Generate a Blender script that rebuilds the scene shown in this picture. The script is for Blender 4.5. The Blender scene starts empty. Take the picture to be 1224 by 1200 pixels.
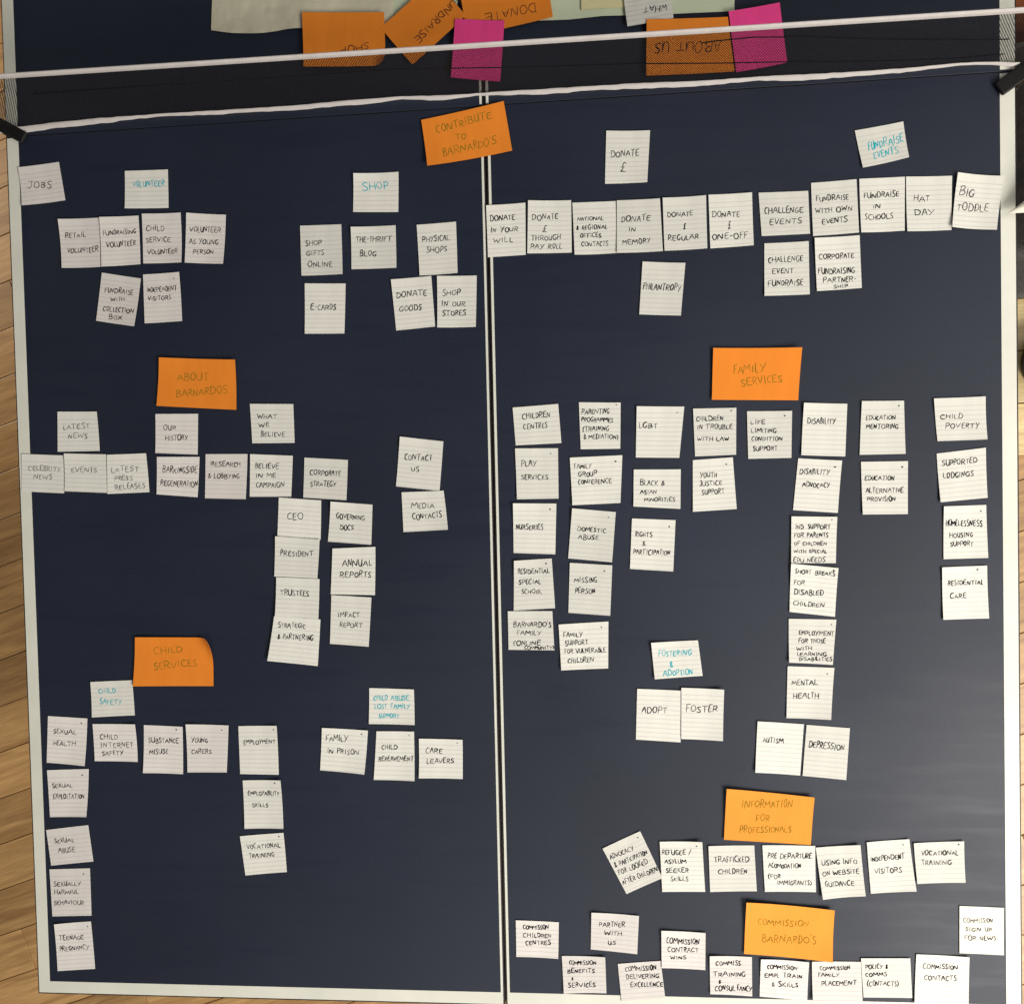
import bpy, math, random
from mathutils import Matrix, Vector
random.seed(7)
S = bpy.context.scene
COL = S.collection
# ---------------------------------------------------------------- camera, world, lamp, exposure
cam_d = bpy.data.cameras.new("camera"); cam = bpy.data.objects.new("camera", cam_d); COL.objects.link(cam)
M3 = Matrix(((0.99632026, 0.01942268, 0.08347875), (-0.02166522, 0.99942605, 0.02604214), (-0.08292503, -0.0277549, 0.99616922)))
cam.matrix_world = Matrix.Translation((0.94184834, 0.72706715, 1.25458821)) @ M3.to_4x4()
cam_d.sensor_width = 36.0; cam_d.lens = 993.408 / 1224 * 36
cam_d.shift_x = -38.445 / 1224; cam_d.shift_y = 63.37 / 1224
cam_d.clip_start = 0.02; cam_d.clip_end = 60
S.camera = cam
W = bpy.data.worlds.new("World"); S.world = W; W.use_nodes = True
W.node_tree.nodes["Background"].inputs[0].default_value = (0.95, 0.95, 0.95, 1)
W.node_tree.nodes["Background"].inputs[1].default_value = 0.075

def area(name, loc, aim, size, watts, colr):
    d = bpy.data.lights.new(name, 'AREA'); d.shape = 'DISK'; d.size = size; d.energy = watts; d.color = colr
    o = bpy.data.objects.new(name, d); COL.objects.link(o); o.location = loc
    o.rotation_euler = (Vector(aim) - Vector(loc)).to_track_quat('-Z', 'Y').to_euler()
area("ceiling_lamp", (3.2, -1.0, 2.1), (1.0, 0.6, 0), 1.6, 148, (1.0, 0.955, 0.875))
area("right_fill_light", (3.0, 1.1, 2.0), (1.2, 0.9, 0), 1.6, 20, (1.0, 0.96, 0.89))  # unseen fill, added to lift the sheen on the table's upper right
area("near_fill_light", (0.9, -2.3, 2.4), (0.8, 0.2, 0), 2.0, 30, (1.0, 0.95, 0.87))  # broad soft fill added behind the near edge for more gloss there
area("floor_fill_light", (-2.0, 2.2, -0.08), (-0.6, 1.4, -0.76), 0.5, 31, (1.0, 0.86, 0.68))  # added fill below tabletop height, brightens only the floor on the left
S.view_settings.view_transform = 'Standard'; S.view_settings.look = 'None'
S.view_settings.exposure = 0.10; S.view_settings.gamma = 1.0

# ---------------------------------------------------------------- helpers
def tag(o, label=None, cat=None, group=None, kind=None):
    for k, v in (('label', label), ('category', cat), ('group', group), ('kind', kind)):
        if v: o[k] = v
    return o

def link(name, verts, faces, mat, parent=None, loc=None, uvs=None, smooth=False):
    me = bpy.data.meshes.new(name)
    if loc is not None: verts = [(v[0]-loc[0], v[1]-loc[1], v[2]-loc[2]) for v in verts]
    me.from_pydata([tuple(v) for v in verts], [], faces)
    if uvs:
        l = me.uv_layers.new(name="UVMap")
        for lp in me.loops: l.data[lp.index].uv = uvs[lp.vertex_index]
    if smooth: me.shade_smooth()
    me.materials.append(mat); me.update()
    o = bpy.data.objects.new(name, me); COL.objects.link(o)
    if loc is not None: o.location = loc
    if parent is not None:
        o.parent = parent
        o.matrix_parent_inverse = Matrix.Translation(parent.location).inverted()
    return o

def empty(name, loc):
    o = bpy.data.objects.new(name, None); COL.objects.link(o); o.location = loc; o.empty_display_size = .05
    return o

class MB:
    def __init__(s): s.v = []; s.f = []
    def add(s, vs, fs):
        n = len(s.v); s.v += [tuple(v) for v in vs]; s.f += [tuple(i+n for i in f) for f in fs]
    def box(s, a, b, bev=0.0):
        x0, y0, z0 = a; x1, y1, z1 = b; c = bev
        if c <= 0:
            vs = [(x, y, z) for z in (z0, z1) for x, y in ((x0, y0), (x1, y0), (x1, y1), (x0, y1))]
            s.add(vs, [(3,2,1,0),(4,5,6,7),(0,1,5,4),(1,2,6,5),(2,3,7,6),(3,0,4,7)]); return
        rings = []
        for z, i in ((z0, c), (z0+c, 0), (z1-c, 0), (z1-c*.3, c*.3), (z1, c)):
            o = [(x0+i+c, y0+i), (x1-i-c, y0+i), (x1-i, y0+i+c), (x1-i, y1-i-c), (x1-i-c, y1-i), (x0+i+c, y1-i), (x0+i, y1-i-c), (x0+i, y0+i+c)]
            rings.append([(x, y, z) for x, y in o])
        vs = [v for r in rings for v in r]; fs = [tuple(range(7, -1, -1)), tuple(range(32, 40))]
        for k in range(4):
            for j in range(8): fs.append((k*8+j, k*8+(j+1) % 8, (k+1)*8+(j+1) % 8, (k+1)*8+j))
        s.add(vs, fs)
    def tube(s, pts, r, n=8, sq=1.0, cap=True):
        pts = [Vector(p) for p in pts]; vs = []; fs = []
        for i, p in enumerate(pts):
            t = (pts[min(i+1, len(pts)-1)] - pts[max(i-1, 0)]).normalized()
            up = Vector((0, 0, 1)) if abs(t.z) < .9 else Vector((0, 1, 0))
            a = t.cross(up).normalized(); b = a.cross(t).normalized()
            rr = r[i] if isinstance(r, (list, tuple)) else r
            for k in range(n):
                th = 2*math.pi*k/n; vs.append(p + a*math.cos(th)*rr*sq + b*math.sin(th)*rr)
        for i in range(len(pts)-1):
            for k in range(n): fs.append((i*n+k, i*n+(k+1) % n, (i+1)*n+(k+1) % n, (i+1)*n+k))
        if cap: fs += [tuple(range(n-1, -1, -1)), tuple(range((len(pts)-1)*n, len(pts)*n))]
        s.add(vs, fs)
    def build(s, name, mat, parent=None, loc=None, smooth=False): return link(name, s.v, s.f, mat, parent, loc, None, smooth)

# ---------------------------------------------------------------- materials
def mat(name, col, rough=.6, spec=.5, noise=None, bump=None, rnoise=None, sheen=0, trans=0):
    m = bpy.data.materials.new(name); m.use_nodes = True; nt = m.node_tree; N = nt.nodes; L = nt.links
    b = N["Principled BSDF"]; b.inputs["Base Color"].default_value = (*col, 1); b.inputs["Roughness"].default_value = rough
    b.inputs["Specular IOR Level"].default_value = spec
    if sheen: b.inputs["Sheen Weight"].default_value = sheen
    tc = N.new("ShaderNodeTexCoord")
    def nz(scale, detail=4, out="Object"):
        n = N.new("ShaderNodeTexNoise"); n.inputs["Scale"].default_value = scale; n.inputs["Detail"].default_value = detail
        L.new(tc.outputs[out], n.inputs["Vector"]); return n
    if noise:
        sc, amt = noise; n = nz(sc); r = N.new("ShaderNodeMapRange")
        r.inputs[1].default_value = .3; r.inputs[2].default_value = .7; r.inputs[3].default_value = 1-amt; r.inputs[4].default_value = 1+amt
        mx = N.new("ShaderNodeVectorMath"); mx.operation = 'SCALE'; mx.inputs[0].default_value = col
        L.new(n.outputs[0], r.inputs[0]); L.new(r.outputs[0], mx.inputs["Scale"]); L.new(mx.outputs[0], b.inputs["Base Color"])
    if rnoise:
        sc, lo, hi = rnoise; n = nz(sc, 6); r = N.new("ShaderNodeMapRange")
        r.inputs[1].default_value = .3; r.inputs[2].default_value = .7; r.inputs[3].default_value = lo; r.inputs[4].default_value = hi
        L.new(n.outputs[0], r.inputs[0]); L.new(r.outputs[0], b.inputs["Roughness"])
    if bump:
        sc, st, di = bump; n = nz(sc, 3); bp = N.new("ShaderNodeBump"); bp.inputs["Strength"].default_value = st; bp.inputs["Distance"].default_value = di
        L.new(n.outputs[0], bp.inputs["Height"]); L.new(bp.outputs[0], b.inputs["Normal"])
    return m

def paper_mat(name, col, line, strength):
    """card stock with printed feint rules; UV.x = mm along, UV.y = rules down"""
    m = bpy.data.materials.new(name); m.use_nodes = True; nt = m.node_tree; N = nt.nodes; L = nt.links
    b = N["Principled BSDF"]; b.inputs["Roughness"].default_value = .75; b.inputs["Specular IOR Level"].default_value = .15
    uv = N.new("ShaderNodeUVMap"); sp = N.new("ShaderNodeSeparateXYZ"); L.new(uv.outputs[0], sp.inputs[0])
    wn = N.new("ShaderNodeTexNoise"); wn.inputs["Scale"].default_value = .09; L.new(uv.outputs[0], wn.inputs["Vector"])
    fr = N.new("ShaderNodeMath"); fr.operation = 'FRACT'; L.new(sp.outputs[1], fr.inputs[0])
    a = N.new("ShaderNodeMath"); a.operation = 'SUBTRACT'; L.new(fr.outputs[0], a.inputs[0]); a.inputs[1].default_value = .5
    ab = N.new("ShaderNodeMath"); ab.operation = 'ABSOLUTE'; L.new(a.outputs[0], ab.inputs[0])
    mr = N.new("ShaderNodeMapRange"); mr.interpolation_type = 'SMOOTHSTEP'; L.new(ab.outputs[0], mr.inputs[0])
    mr.inputs[1].default_value = .03; mr.inputs[2].default_value = .13; mr.inputs[3].default_value = strength; mr.inputs[4].default_value = 0
    gt = N.new("ShaderNodeMath"); gt.operation = 'GREATER_THAN'; L.new(sp.outputs[1], gt.inputs[0]); gt.inputs[1].default_value = 1.0
    mu = N.new("ShaderNodeMath"); mu.operation = 'MULTIPLY'; L.new(mr.outputs[0], mu.inputs[0]); L.new(gt.outputs[0], mu.inputs[1])
    oi = N.new("ShaderNodeObjectInfo")
    v = N.new("ShaderNodeMapRange"); L.new(oi.outputs["Random"], v.inputs[0]); v.inputs[3].default_value = .89; v.inputs[4].default_value = 1.05
    n2 = N.new("ShaderNodeTexNoise"); n2.inputs["Scale"].default_value = .05; L.new(uv.outputs[0], n2.inputs["Vector"])
    v2 = N.new("ShaderNodeMapRange"); L.new(n2.outputs[0], v2.inputs[0]); v2.inputs[1].default_value = .3; v2.inputs[2].default_value = .7; v2.inputs[3].default_value = .95; v2.inputs[4].default_value = 1.03
    vm = N.new("ShaderNodeMath"); vm.operation = 'MULTIPLY'; L.new(v.outputs[0], vm.inputs[0]); L.new(v2.outputs[0], vm.inputs[1])
    sc = N.new("ShaderNodeVectorMath"); sc.operation = 'SCALE'; sc.inputs[0].default_value = col; L.new(vm.outputs[0], sc.inputs["Scale"])
    mx = N.new("ShaderNodeMix"); mx.data_type = 'RGBA'; L.new(mu.outputs[0], mx.inputs["Factor"]); L.new(sc.outputs[0], mx.inputs["A"]); mx.inputs["B"].default_value = (*line, 1)
    L.new(mx.outputs["Result"], b.inputs["Base Color"])
    return m

def wood_mat(name, base, dark):
    m = bpy.data.materials.new(name); m.use_nodes = True; nt = m.node_tree; N = nt.nodes; L = nt.links
    b = N["Principled BSDF"]; b.inputs["Roughness"].default_value = .42
    tc = N.new("ShaderNodeTexCoord"); oi = N.new("ShaderNodeObjectInfo")
    off = N.new("ShaderNodeVectorMath"); off.operation = 'SCALE'; off.inputs[0].default_value = (37, 91, 13); L.new(oi.outputs["Random"], off.inputs["Scale"])
    ad = N.new("ShaderNodeVectorMath"); L.new(tc.outputs["Object"], ad.inputs[0]); L.new(off.outputs[0], ad.inputs[1])
    mp = N.new("ShaderNodeMapping"); L.new(ad.outputs[0], mp.inputs[0]); mp.inputs["Scale"].default_value = (1.6, 17, 8)
    n1 = N.new("ShaderNodeTexNoise"); n1.inputs["Scale"].default_value = 2.0; n1.inputs["Detail"].default_value = 7; n1.inputs["Distortion"].default_value = 1.1; L.new(mp.outputs[0], n1.inputs["Vector"])
    mp2 = N.new("ShaderNodeMapping"); L.new(ad.outputs[0], mp2.inputs[0]); mp2.inputs["Scale"].default_value = (9, 170, 60)
    n2 = N.new("ShaderNodeTexNoise"); n2.inputs["Scale"].default_value = 2.0; n2.inputs["Detail"].default_value = 3; L.new(mp2.outputs[0], n2.inputs["Vector"])
    r1 = N.new("ShaderNodeMapRange"); L.new(n1.outputs[0], r1.inputs[0]); r1.inputs[1].default_value = .30; r1.inputs[2].default_value = .68
    mx = N.new("ShaderNodeMix"); mx.data_type = 'RGBA'; L.new(r1.outputs[0], mx.inputs["Factor"]); mx.inputs["A"].default_value = (*dark, 1); mx.inputs["B"].default_value = (*base, 1)
    r2 = N.new("ShaderNodeMapRange"); L.new(n2.outputs[0], r2.inputs[0]); r2.inputs[1].default_value = .3; r2.inputs[2].default_value = .7; r2.inputs[3].default_value = .82; r2.inputs[4].default_value = 1.1
    r3 = N.new("ShaderNodeMapRange"); L.new(oi.outputs["Random"], r3.inputs[0]); r3.inputs[3].default_value = .8; r3.inputs[4].default_value = 1.15
    mm = N.new("ShaderNodeMath"); mm.operation = 'MULTIPLY'; L.new(r2.outputs[0], mm.inputs[0]); L.new(r3.outputs[0], mm.inputs[1])
    s = N.new("ShaderNodeVectorMath"); s.operation = 'SCALE'; L.new(mx.outputs["Result"], s.inputs[0]); L.new(mm.outputs[0], s.inputs["Scale"])
    L.new(s.outputs[0], b.inputs["Base Color"])
    return m

def table_mat():
    """dark blue lacquer: slightly uneven sheen, faint scuffs, wipe marks and dust specks"""
    m = bpy.data.materials.new("navy_lacquer"); m.use_nodes = True; nt = m.node_tree; N = nt.nodes; L = nt.links
    b = N["Principled BSDF"]; b.inputs["Specular IOR Level"].default_value = TSPEC
    geo = N.new("ShaderNodeNewGeometry")
    def nz(sc, det, stretch=None):
        n = N.new("ShaderNodeTexNoise"); n.inputs["Scale"].default_value = sc; n.inputs["Detail"].default_value = det
        if stretch:
            mp = N.new("ShaderNodeMapping"); mp.inputs["Scale"].default_value = stretch; mp.inputs["Rotation"].default_value = (0, 0, .9); L.new(geo.outputs["Position"], mp.inputs[0]); L.new(mp.outputs[0], n.inputs["Vector"])
        else: L.new(geo.outputs["Position"], n.inputs["Vector"])
        return n
    def rng(src, a, bb, c, d):
        r = N.new("ShaderNodeMapRange"); L.new(src, r.inputs[0])
        for i, v in enumerate((a, bb, c, d)): r.inputs[i+1].default_value = v
        return r.outputs[0]
    def add(x, y, op='ADD'):
        q = N.new("ShaderNodeMath"); q.operation = op; L.new(x, q.inputs[0]); L.new(y, q.inputs[1]); return q.outputs[0]
    blot = rng(nz(3.2, 5).outputs[0], .35, .65, TROUGH-.05, TROUGH+.05)
    wipe = rng(nz(5, 6, (1, 9, 1)).outputs[0], .5, .8, 0, -.09)
    L.new(add(blot, wipe), b.inputs["Roughness"])
    fine = rng(nz(420, 2).outputs[0], .35, .65, .85, 1.15)
    bl2 = rng(nz(2.1, 5).outputs[0], .3, .7, .82, 1.18)
    vor = N.new("ShaderNodeTexVoronoi"); vor.inputs["Scale"].default_value = 11; L.new(geo.outputs["Position"], vor.inputs["Vector"])
    speck = rng(vor.outputs["Distance"], .008, .02, 1, 0)
    sel = rng(nz(9, 1).outputs[0], .52, .54, 0, 1)
    sp = add(speck, sel, 'MULTIPLY')
    k = add(fine, bl2, 'MULTIPLY')
    s = N.new("ShaderNodeVectorMath"); s.operation = 'SCALE'; s.inputs[0].default_value = TBASE; L.new(k, s.inputs["Scale"])
    mx = N.new("ShaderNodeMix"); mx.data_type = 'RGBA'; L.new(sp, mx.inputs["Factor"]); L.new(s.outputs[0], mx.inputs["A"]); mx.inputs["B"].default_value = (.2, .2, .2, 1)
    L.new(mx.outputs["Result"], b.inputs["Base Color"])
    bp = N.new("ShaderNodeBump"); bp.inputs["Strength"].default_value = .25; bp.inputs["Distance"].default_value = .0004
    L.new(nz(700, 2).outputs[0], bp.inputs["Height"]); L.new(bp.outputs[0], b.inputs["Normal"])
    return m
TBASE = (.0100, .0148, .0315); TROUGH = .57; TSPEC = .50

MT = dict(
    table=table_mat(),
    paint=mat("white_line_paint", (.74, .735, .65), .42, .5, (14, .05), None, (6, .36, .5)),
    trim=mat("dark_edge_trim", (.014, .011, .012), .5),
    net=mat("net_thread", (.013, .011, .011), .9, .2),
    cord=mat("black_cord", (.006, .005, .006), .9, .2),
    tape=mat("net_tape", (.54, .50, .485), .8, .2, (60, .06), (500, .4, .0006)),
    metal=mat("black_coated_steel", (.008, .0075, .007), .45, .4, None, (90, .15, .0004)),
    steel=mat("grey_leg_steel", (.08, .08, .085), .4, .5),
    w=paper_mat("ruled_card", (.78, .765, .705), (.43, .40, .40), .42),
    wc=paper_mat("ruled_card_pinkish", (.79, .75, .715), (.50, .42, .42), .5),
    wn=paper_mat("plain_card", (.80, .775, .69), (.5, .47, .45), .3),
    o=paper_mat("orange_note", (.90, .270, .030), (.9, .27, .03), 0),
    oi=paper_mat("yellow_orange_note", (.92, .350, .050), (.9, .3, .03), 0),
    p=paper_mat("pink_note", (.90, .070, .300), (.9, .08, .36), 0),
    sheet=mat("flipchart_paper", (.64, .60, .46), .75, .2, (9, .05), (11, .9, .012)),
    green=mat("pale_green_paper", (.60, .66, .48), .75, .2, (9, .04), (9, .6, .006)),
    yellow=mat("pale_yellow_paper", (.72, .66, .38), .7, .2, (9, .04)),
    white=mat("white_sheet", (.80, .76, .66), .6, .3),
    black=mat("black_ink", (.010, .009, .011), .9, .1),
    soft=mat("thin_black_ink", (.06, .05, .055), .9, .1),
    teal=mat("turquoise_ink", (.02, .42, .50), .9, .1),
    olive=mat("dark_green_ink_on_orange", (.235, .165, .012), .9, .1),
    red=mat("dark_ink", (.045, .010, .012), .6, .3),
    oak=wood_mat("oak_floor", (.62, .375, .155), (.37, .20, .08)),
    pine=wood_mat("pale_pine", (.78, .62, .32), (.6, .42, .2)),
    gap=mat("floor_joint", (.05, .03, .015), .9),
    fabric=mat("black_fabric", (.012, .010, .010), .95, .2, (30, .5), (160, .8, .003), None, .2),
    brown=mat("red_brown_fabric", (.25, .075, .03), .9, .2, (20, .3)),
)

# ---------------------------------------------------------------- floor: oak planks laid diagonally
FZ = -.76
floor = link("floor", [(-4, -4, FZ-.012), (6, -4, FZ-.012), (6, 6, FZ-.012), (-4, 6, FZ-.012)], [(0, 1, 2, 3)], MT['gap'])
tag(floor, kind='structure')
ANG = math.radians(19); PW = .112
ca, sa = math.cos(ANG), math.sin(ANG)
plank_mesh = {}
def plank(u, v, length):
    key = round(length, 1)
    if key not in plank_mesh:
        b = MB(); b.box((-key/2+.0007, -PW/2+.0009, -.011), (key/2-.0007, PW/2-.0009, 0), .0012)
        me = bpy.data.meshes.new("plank"); me.from_pydata(b.v, [], b.f); me.materials.append(MT['oak']); me.update(); plank_mesh[key] = me
    o = bpy.data.objects.new("plank", plank_mesh[key]); COL.objects.link(o); o.parent = floor
    o.location = (u*ca - v*sa, u*sa + v*ca, FZ + random.uniform(-.0006, .0006)); o.rotation_euler = (0, 0, ANG)
nrow = 0
for r in range(-22, 36):
    v = r*PW
    u = -2.6 + (r*0.47 % 1.2)
    while u < 3.6:
        L_ = 1.2
        c = u + L_/2
        x, y = c*ca - v*sa, c*sa + v*ca
        if -1.5 < x < 2.9 and -1.3 < y < 2.7 and nrow < 290: plank(c, v, L_); nrow += 1
        u += L_

# ---------------------------------------------------------------- the table
TW, HL = 1.526, 1.3685
table = empty("table_tennis_table", (.763, 1.37, FZ))
tag(table, "dark blue table tennis table with white border lines, covered in ruled cards", "table tennis table")
def leaf(x0, x1, y0, y1, outer, endy):
    T = .0014
    Ta, Tb = (T, .0003) if endy < 0 else (.0003, T)          # hardly any trim where near and far halves meet
    b = MB(); b.box((x0+T, y0+Ta, -.020), (x1-T, y1-Tb, 0), .0006)
    p = b.build("tabletop_leaf", MT['table'], table, loc=(x0, y0, 0))
    e = MB()
    for A, B in (((x0, y0), (x1, y0+Ta)), ((x0, y1-Tb), (x1, y1)), ((x0, y0+Ta), (x0+T, y1-Tb)), ((x1-T, y0+Ta), (x1, y1-Tb))):
        e.box((A[0], A[1], -.021), (B[0], B[1], -.0006))
    e.build("edge_trim", MT['trim'], p, loc=(x0, y0, 0))
    # painted lines: thin sheets of paint, butted end to end
    z = .0004
    ow = .0185 if x0 < .3 else .0205
    ix0, ix1, iy0, iy1 = x0+T+.0009, x1-T-.0009, y0+T+.0009, y1-T-.0009
    ln = MB()
    ya, yb = (iy0, iy0+.0185) if endy < 0 else (iy1-.0185, iy1)
    ln.box((ix0, ya, 0.0001), (ix1, yb, z)); ln.build("end_line", MT['paint'], p, loc=(x0, y0, 0))
    sy0, sy1 = (yb, iy1) if endy < 0 else (iy0, ya)
    s = MB()
    if outer < 0: s.box((ix0, sy0, .0001), (ix0+ow, sy1, z))
    else: s.box((ix1-ow, sy0, .0001), (ix1, sy1, z))
    s.build("side_line", MT['paint'], p, loc=(x0, y0, 0))
    c = MB()
    if outer < 0: c.box((ix1-.0034, sy0, .0001), (ix1, sy1, z))
    else: c.box((ix0, sy0, .0001), (ix0+.0038, sy1, z))
    c.build("centre_line", MT['paint'], p, loc=(x0, y0, 0))
leaf(-.0015, .7607, 0, 1.3697, -1, -1)
leaf(.7628, 1.5265, 0, 1.3702, 1, -1)
leaf(-.0015, .7597, 1.3706, 2.739, -1, 1)
leaf(.7616, 1.5270, 1.3711, 2.739, 1, 1)
for yy in (.02, 1.30, 1.44, 2.70):
    b = MB(); b.box((.05, yy, -.062), (1.475, yy+.025, -.0225), .002); b.build("crossbar", MT['steel'], table)
for xx in (.12, 1.38):
    for yy in (.20, 2.50):
        b = MB(); b.box((xx, yy, FZ+.001), (xx+.035, yy+.035, -.0625), .003); b.build("leg", MT['steel'], table)

# ---------------------------------------------------------------- the net
net = empty("table_tennis_net", (.763, 1.37, 0))
tag(net, "black mesh net with white top tape stretched across the table", "net")
BOT = [(-0.0295,1.3793,0.0012),(0.0011,1.3748,0.0012),(0.0249,1.3740,0.0012),(0.0737,1.3775,0.0012),(0.1291,1.3800,0.0012),(0.1703,1.3813,0.0012),(0.2182,1.3847,0.0012),(0.2860,1.3850,0.0012),(0.3330,1.3827,0.0012),(0.3997,1.3825,0.0012),(0.4896,1.3820,0.0012),(0.5706,1.3834,0.0012),(0.6393,1.3869,0.0012),(0.6994,1.3811,0.0012),(0.7466,1.3852,0.0012),(0.7884,1.3831,0.0012),(0.8699,1.3804,0.0012),(0.9321,1.3822,0.0012),(0.9962,1.3792,0.0012),(1.0792,1.3779,0.0012),(1.1625,1.3800,0.0012),(1.2127,1.3764,0.0012),(1.2992,1.3770,0.0012),(1.3648,1.3779,0.0012),(1.3986,1.3798,0.0012),(1.4299,1.3813,0.0012),(1.4599,1.3825,0.0012),(1.4909,1.3807,0.0012),(1.5092,1.3777,0.0012),(1.5241,1.3738,0.0012),(1.5310,1.3803,0.0012)]    # lower edge of the white bottom band, lying slack on the table
BTOP = [(-0.0256,1.3802,0.0060),(-0.0059,1.3819,0.0060),(0.0303,1.3819,0.0060),(0.0913,1.3849,0.0060),(0.1531,1.3869,0.0060),(0.2806,1.3872,0.0060),(0.4020,1.3861,0.0060),(0.4942,1.3868,0.0060),(0.5723,1.3889,0.0060),(0.6367,1.3891,0.0060),(0.7069,1.3863,0.0060),(0.7437,1.3862,0.0060),(0.7891,1.3866,0.0060),(0.9027,1.3858,0.0060),(0.9778,1.3856,0.0060),(1.0849,1.3829,0.0060),(1.1809,1.3832,0.0060),(1.3014,1.3812,0.0060),(1.3772,1.3817,0.0060),(1.4373,1.3836,0.0060),(1.4729,1.3834,0.0060),(1.5071,1.3812,0.0060),(1.5287,1.3785,0.0060)]  # upper edge of the band
def interp(T, x):
    if x <= T[0][0]: a, b = T[0], T[1]
    elif x >= T[-1][0]: a, b = T[-2], T[-1]
    else:
        for i in range(len(T)-1):
            if T[i][0] <= x <= T[i+1][0]: a, b = T[i], T[i+1]; break
    k = (x-a[0])/(b[0]-a[0]); k = max(-.5, min(1.5, k))
    return [a[j]+(b[j]-a[j])*k for j in (1, 2)]
def top_at(x): return Vector((x, 1.3789 + -0.00637*x, .1525))
XA, XB = -.150, 1.676
xs = [XA + (XB-XA)*i/90 for i in range(91)]
def bt(x):
    y, z = interp(BTOP, min(max(x, BTOP[0][0]), BTOP[-1][0])); return Vector((x, y, z))
def surf(x, t):
    a, b = bt(x), top_at(x)
    p = a.lerp(b, t); p.y += .006*math.sin(x*5.3+t*3)*t*(1-t)*4*.5; return p
tape = MB()
for i in range(90):
    a, b = top_at(xs[i]), top_at(xs[i+1])
    def ring(c): return [c+Vector((0, -.0016, -.0088)), c+Vector((0, -.0022, -.003)), c+Vector((0, -.0008, 0)), c+Vector((0, .0008, 0)), c+Vector((0, .0022, -.003)), c+Vector((0, .0016, -.0088))]
    tape.add(ring(a)+ring(b), [(k, k+1, 7+k, 6+k) for k in range(5)])
tape.build("top_tape", MT['tape'], net, smooth=True)
th = MB(); H = .148; P = .0035; Wd = .00040; nseg = 5
def ribbon(mb, pts, w, nrm):
    vs = []
    for i, p in enumerate(pts):
        d = (pts[min(i+1, len(pts)-1)] - pts[max(i-1, 0)]).normalized(); s = d.cross(nrm).normalized()*w
        vs += [p-s, p+s]
    mb.add(vs, [(2*i, 2*i+1, 2*i+3, 2*i+2) for i in range(len(pts)-1)])
x = XA-H
NR = Vector((0, -1, 0))
while x < XB+H:
    for sg, off in ((1, 0.0), (-1, .0005)):
        pts = []
        for k in range(nseg+1):
            t = k/nseg; px = x + sg*H*t*.62 + (0 if sg > 0 else H*.62)
            if XA <= px <= XB:
                q = surf(px, t*.97); q.y += off; pts.append(q)
        if len(pts) > 1: ribbon(th, pts, Wd, NR)
    x += P
tag(th.build("net_mesh", MT['net'], net), kind='stuff')
for C_ in [[(0.1153,1.3811,0.0953),(0.2559,1.3810,0.0963),(0.4428,1.3799,0.0972),(0.5641,1.3804,0.0965),(0.6482,1.3800,0.0975),(0.7297,1.3792,0.0909),(0.7994,1.3798,0.0834),(0.9043,1.3798,0.0747),(1.0009,1.3798,0.0682),(1.1023,1.3790,0.0583),(1.1841,1.3796,0.0503),(1.2667,1.3792,0.0399),(1.3688,1.3798,0.0304),(1.4427,1.3819,0.0239),(1.4957,1.3798,0.0314)],[(1.0707,1.3747,0.1173),(1.0836,1.3745,0.1200),(1.1374,1.3739,0.1239),(1.2037,1.3741,0.1164),(1.2719,1.3745,0.1028),(1.3174,1.3747,0.0951),(1.3858,1.3756,0.0849),(1.4495,1.3770,0.0742),(1.4831,1.3766,0.0737)]]:
    c = MB(); c.tube([Vector(q) + Vector((0, -.0012, 0)) for q in C_], .0008, 5); c.build("cord", MT['cord'], net)
bd = MB(); rowa = []; n = 150
bx0, bx1 = BOT[0][0], BOT[-1][0]
vs = []
for i in range(n+1):
    xx = bx0 + (bx1-bx0)*i/n
    yb_, zb_ = interp(BOT, xx); yt_, zt_ = interp(BTOP, xx)
    j = random.uniform(-.0007, .0007)
    vs += [(xx, yb_+j, zb_), (xx, (yb_+yt_)/2, (zb_+zt_)/2+.0025+j), (xx, yt_+j*.7, zt_)]
bd.add(vs, [(3*i+k, 3*i+3+k, 3*i+4+k, 3*i+1+k) for i in range(n) for k in range(2)])
bd.build("bottom_band", MT['tape'], net, smooth=True)
# clamps: flat coated arms gripping the table corner, running out to the posts
def clamp(cx, cy, ax, ay, w, length, post):
    r = empty("net_clamp", (cx, cy, 0)); r.parent = net; r.matrix_parent_inverse = Matrix.Translation(net.location).inverted()
    d = Vector((ax, ay, 0)).normalized(); s = Vector((-d.y, d.x, 0))
    def pbox(name, a0, a1, b0, b1, z0, z1, bev):
        b = MB(); b.box((a0, b0, z0), (a1, b1, z1), bev)
        b.v = [tuple(Vector((cx, cy, 0)) + d*v[0] + s*v[1] + Vector((0, 0, v[2]))) for v in b.v]
        o = link(name, b.v, b.f, MT['metal']); o.parent = r; o.matrix_parent_inverse = Matrix.Translation(r.location).inverted()
    pbox("upper_jaw", 0, length, -w/2, w/2, .0015, .008, .0018)
    pbox("lower_jaw", .01, length*.9, -w/2, w/2, -.034, -.028, .0018)
    pbox("back_plate", length-.012, length, -w/2+.001, w/2-.001, -.0275, .0012, .0015)
    b = MB(); b.tube([(post[0], post[1], -.04), (post[0], post[1], .16)], .006, 12)
    o = b.build("post", MT['metal']); o.parent = r; o.matrix_parent_inverse = Matrix.Translation(r.location).inverted()
    b = MB(); b.tube([Vector((cx, cy, .004)) + d*(length-.006), Vector((post[0], post[1], .0))], .0055, 8)
    o = b.build("arm", MT['metal']); o.parent = r; o.matrix_parent_inverse = Matrix.Translation(r.location).inverted()
clamp(1.5000, 1.3434, 0.0434, 0.0287, 0.0210, 0.0520, (1.676, 1.375))
clamp(0.0336, 1.3641, -0.0558, 0.0320, 0.0190, 0.0643, (-0.15, 1.375))

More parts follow.
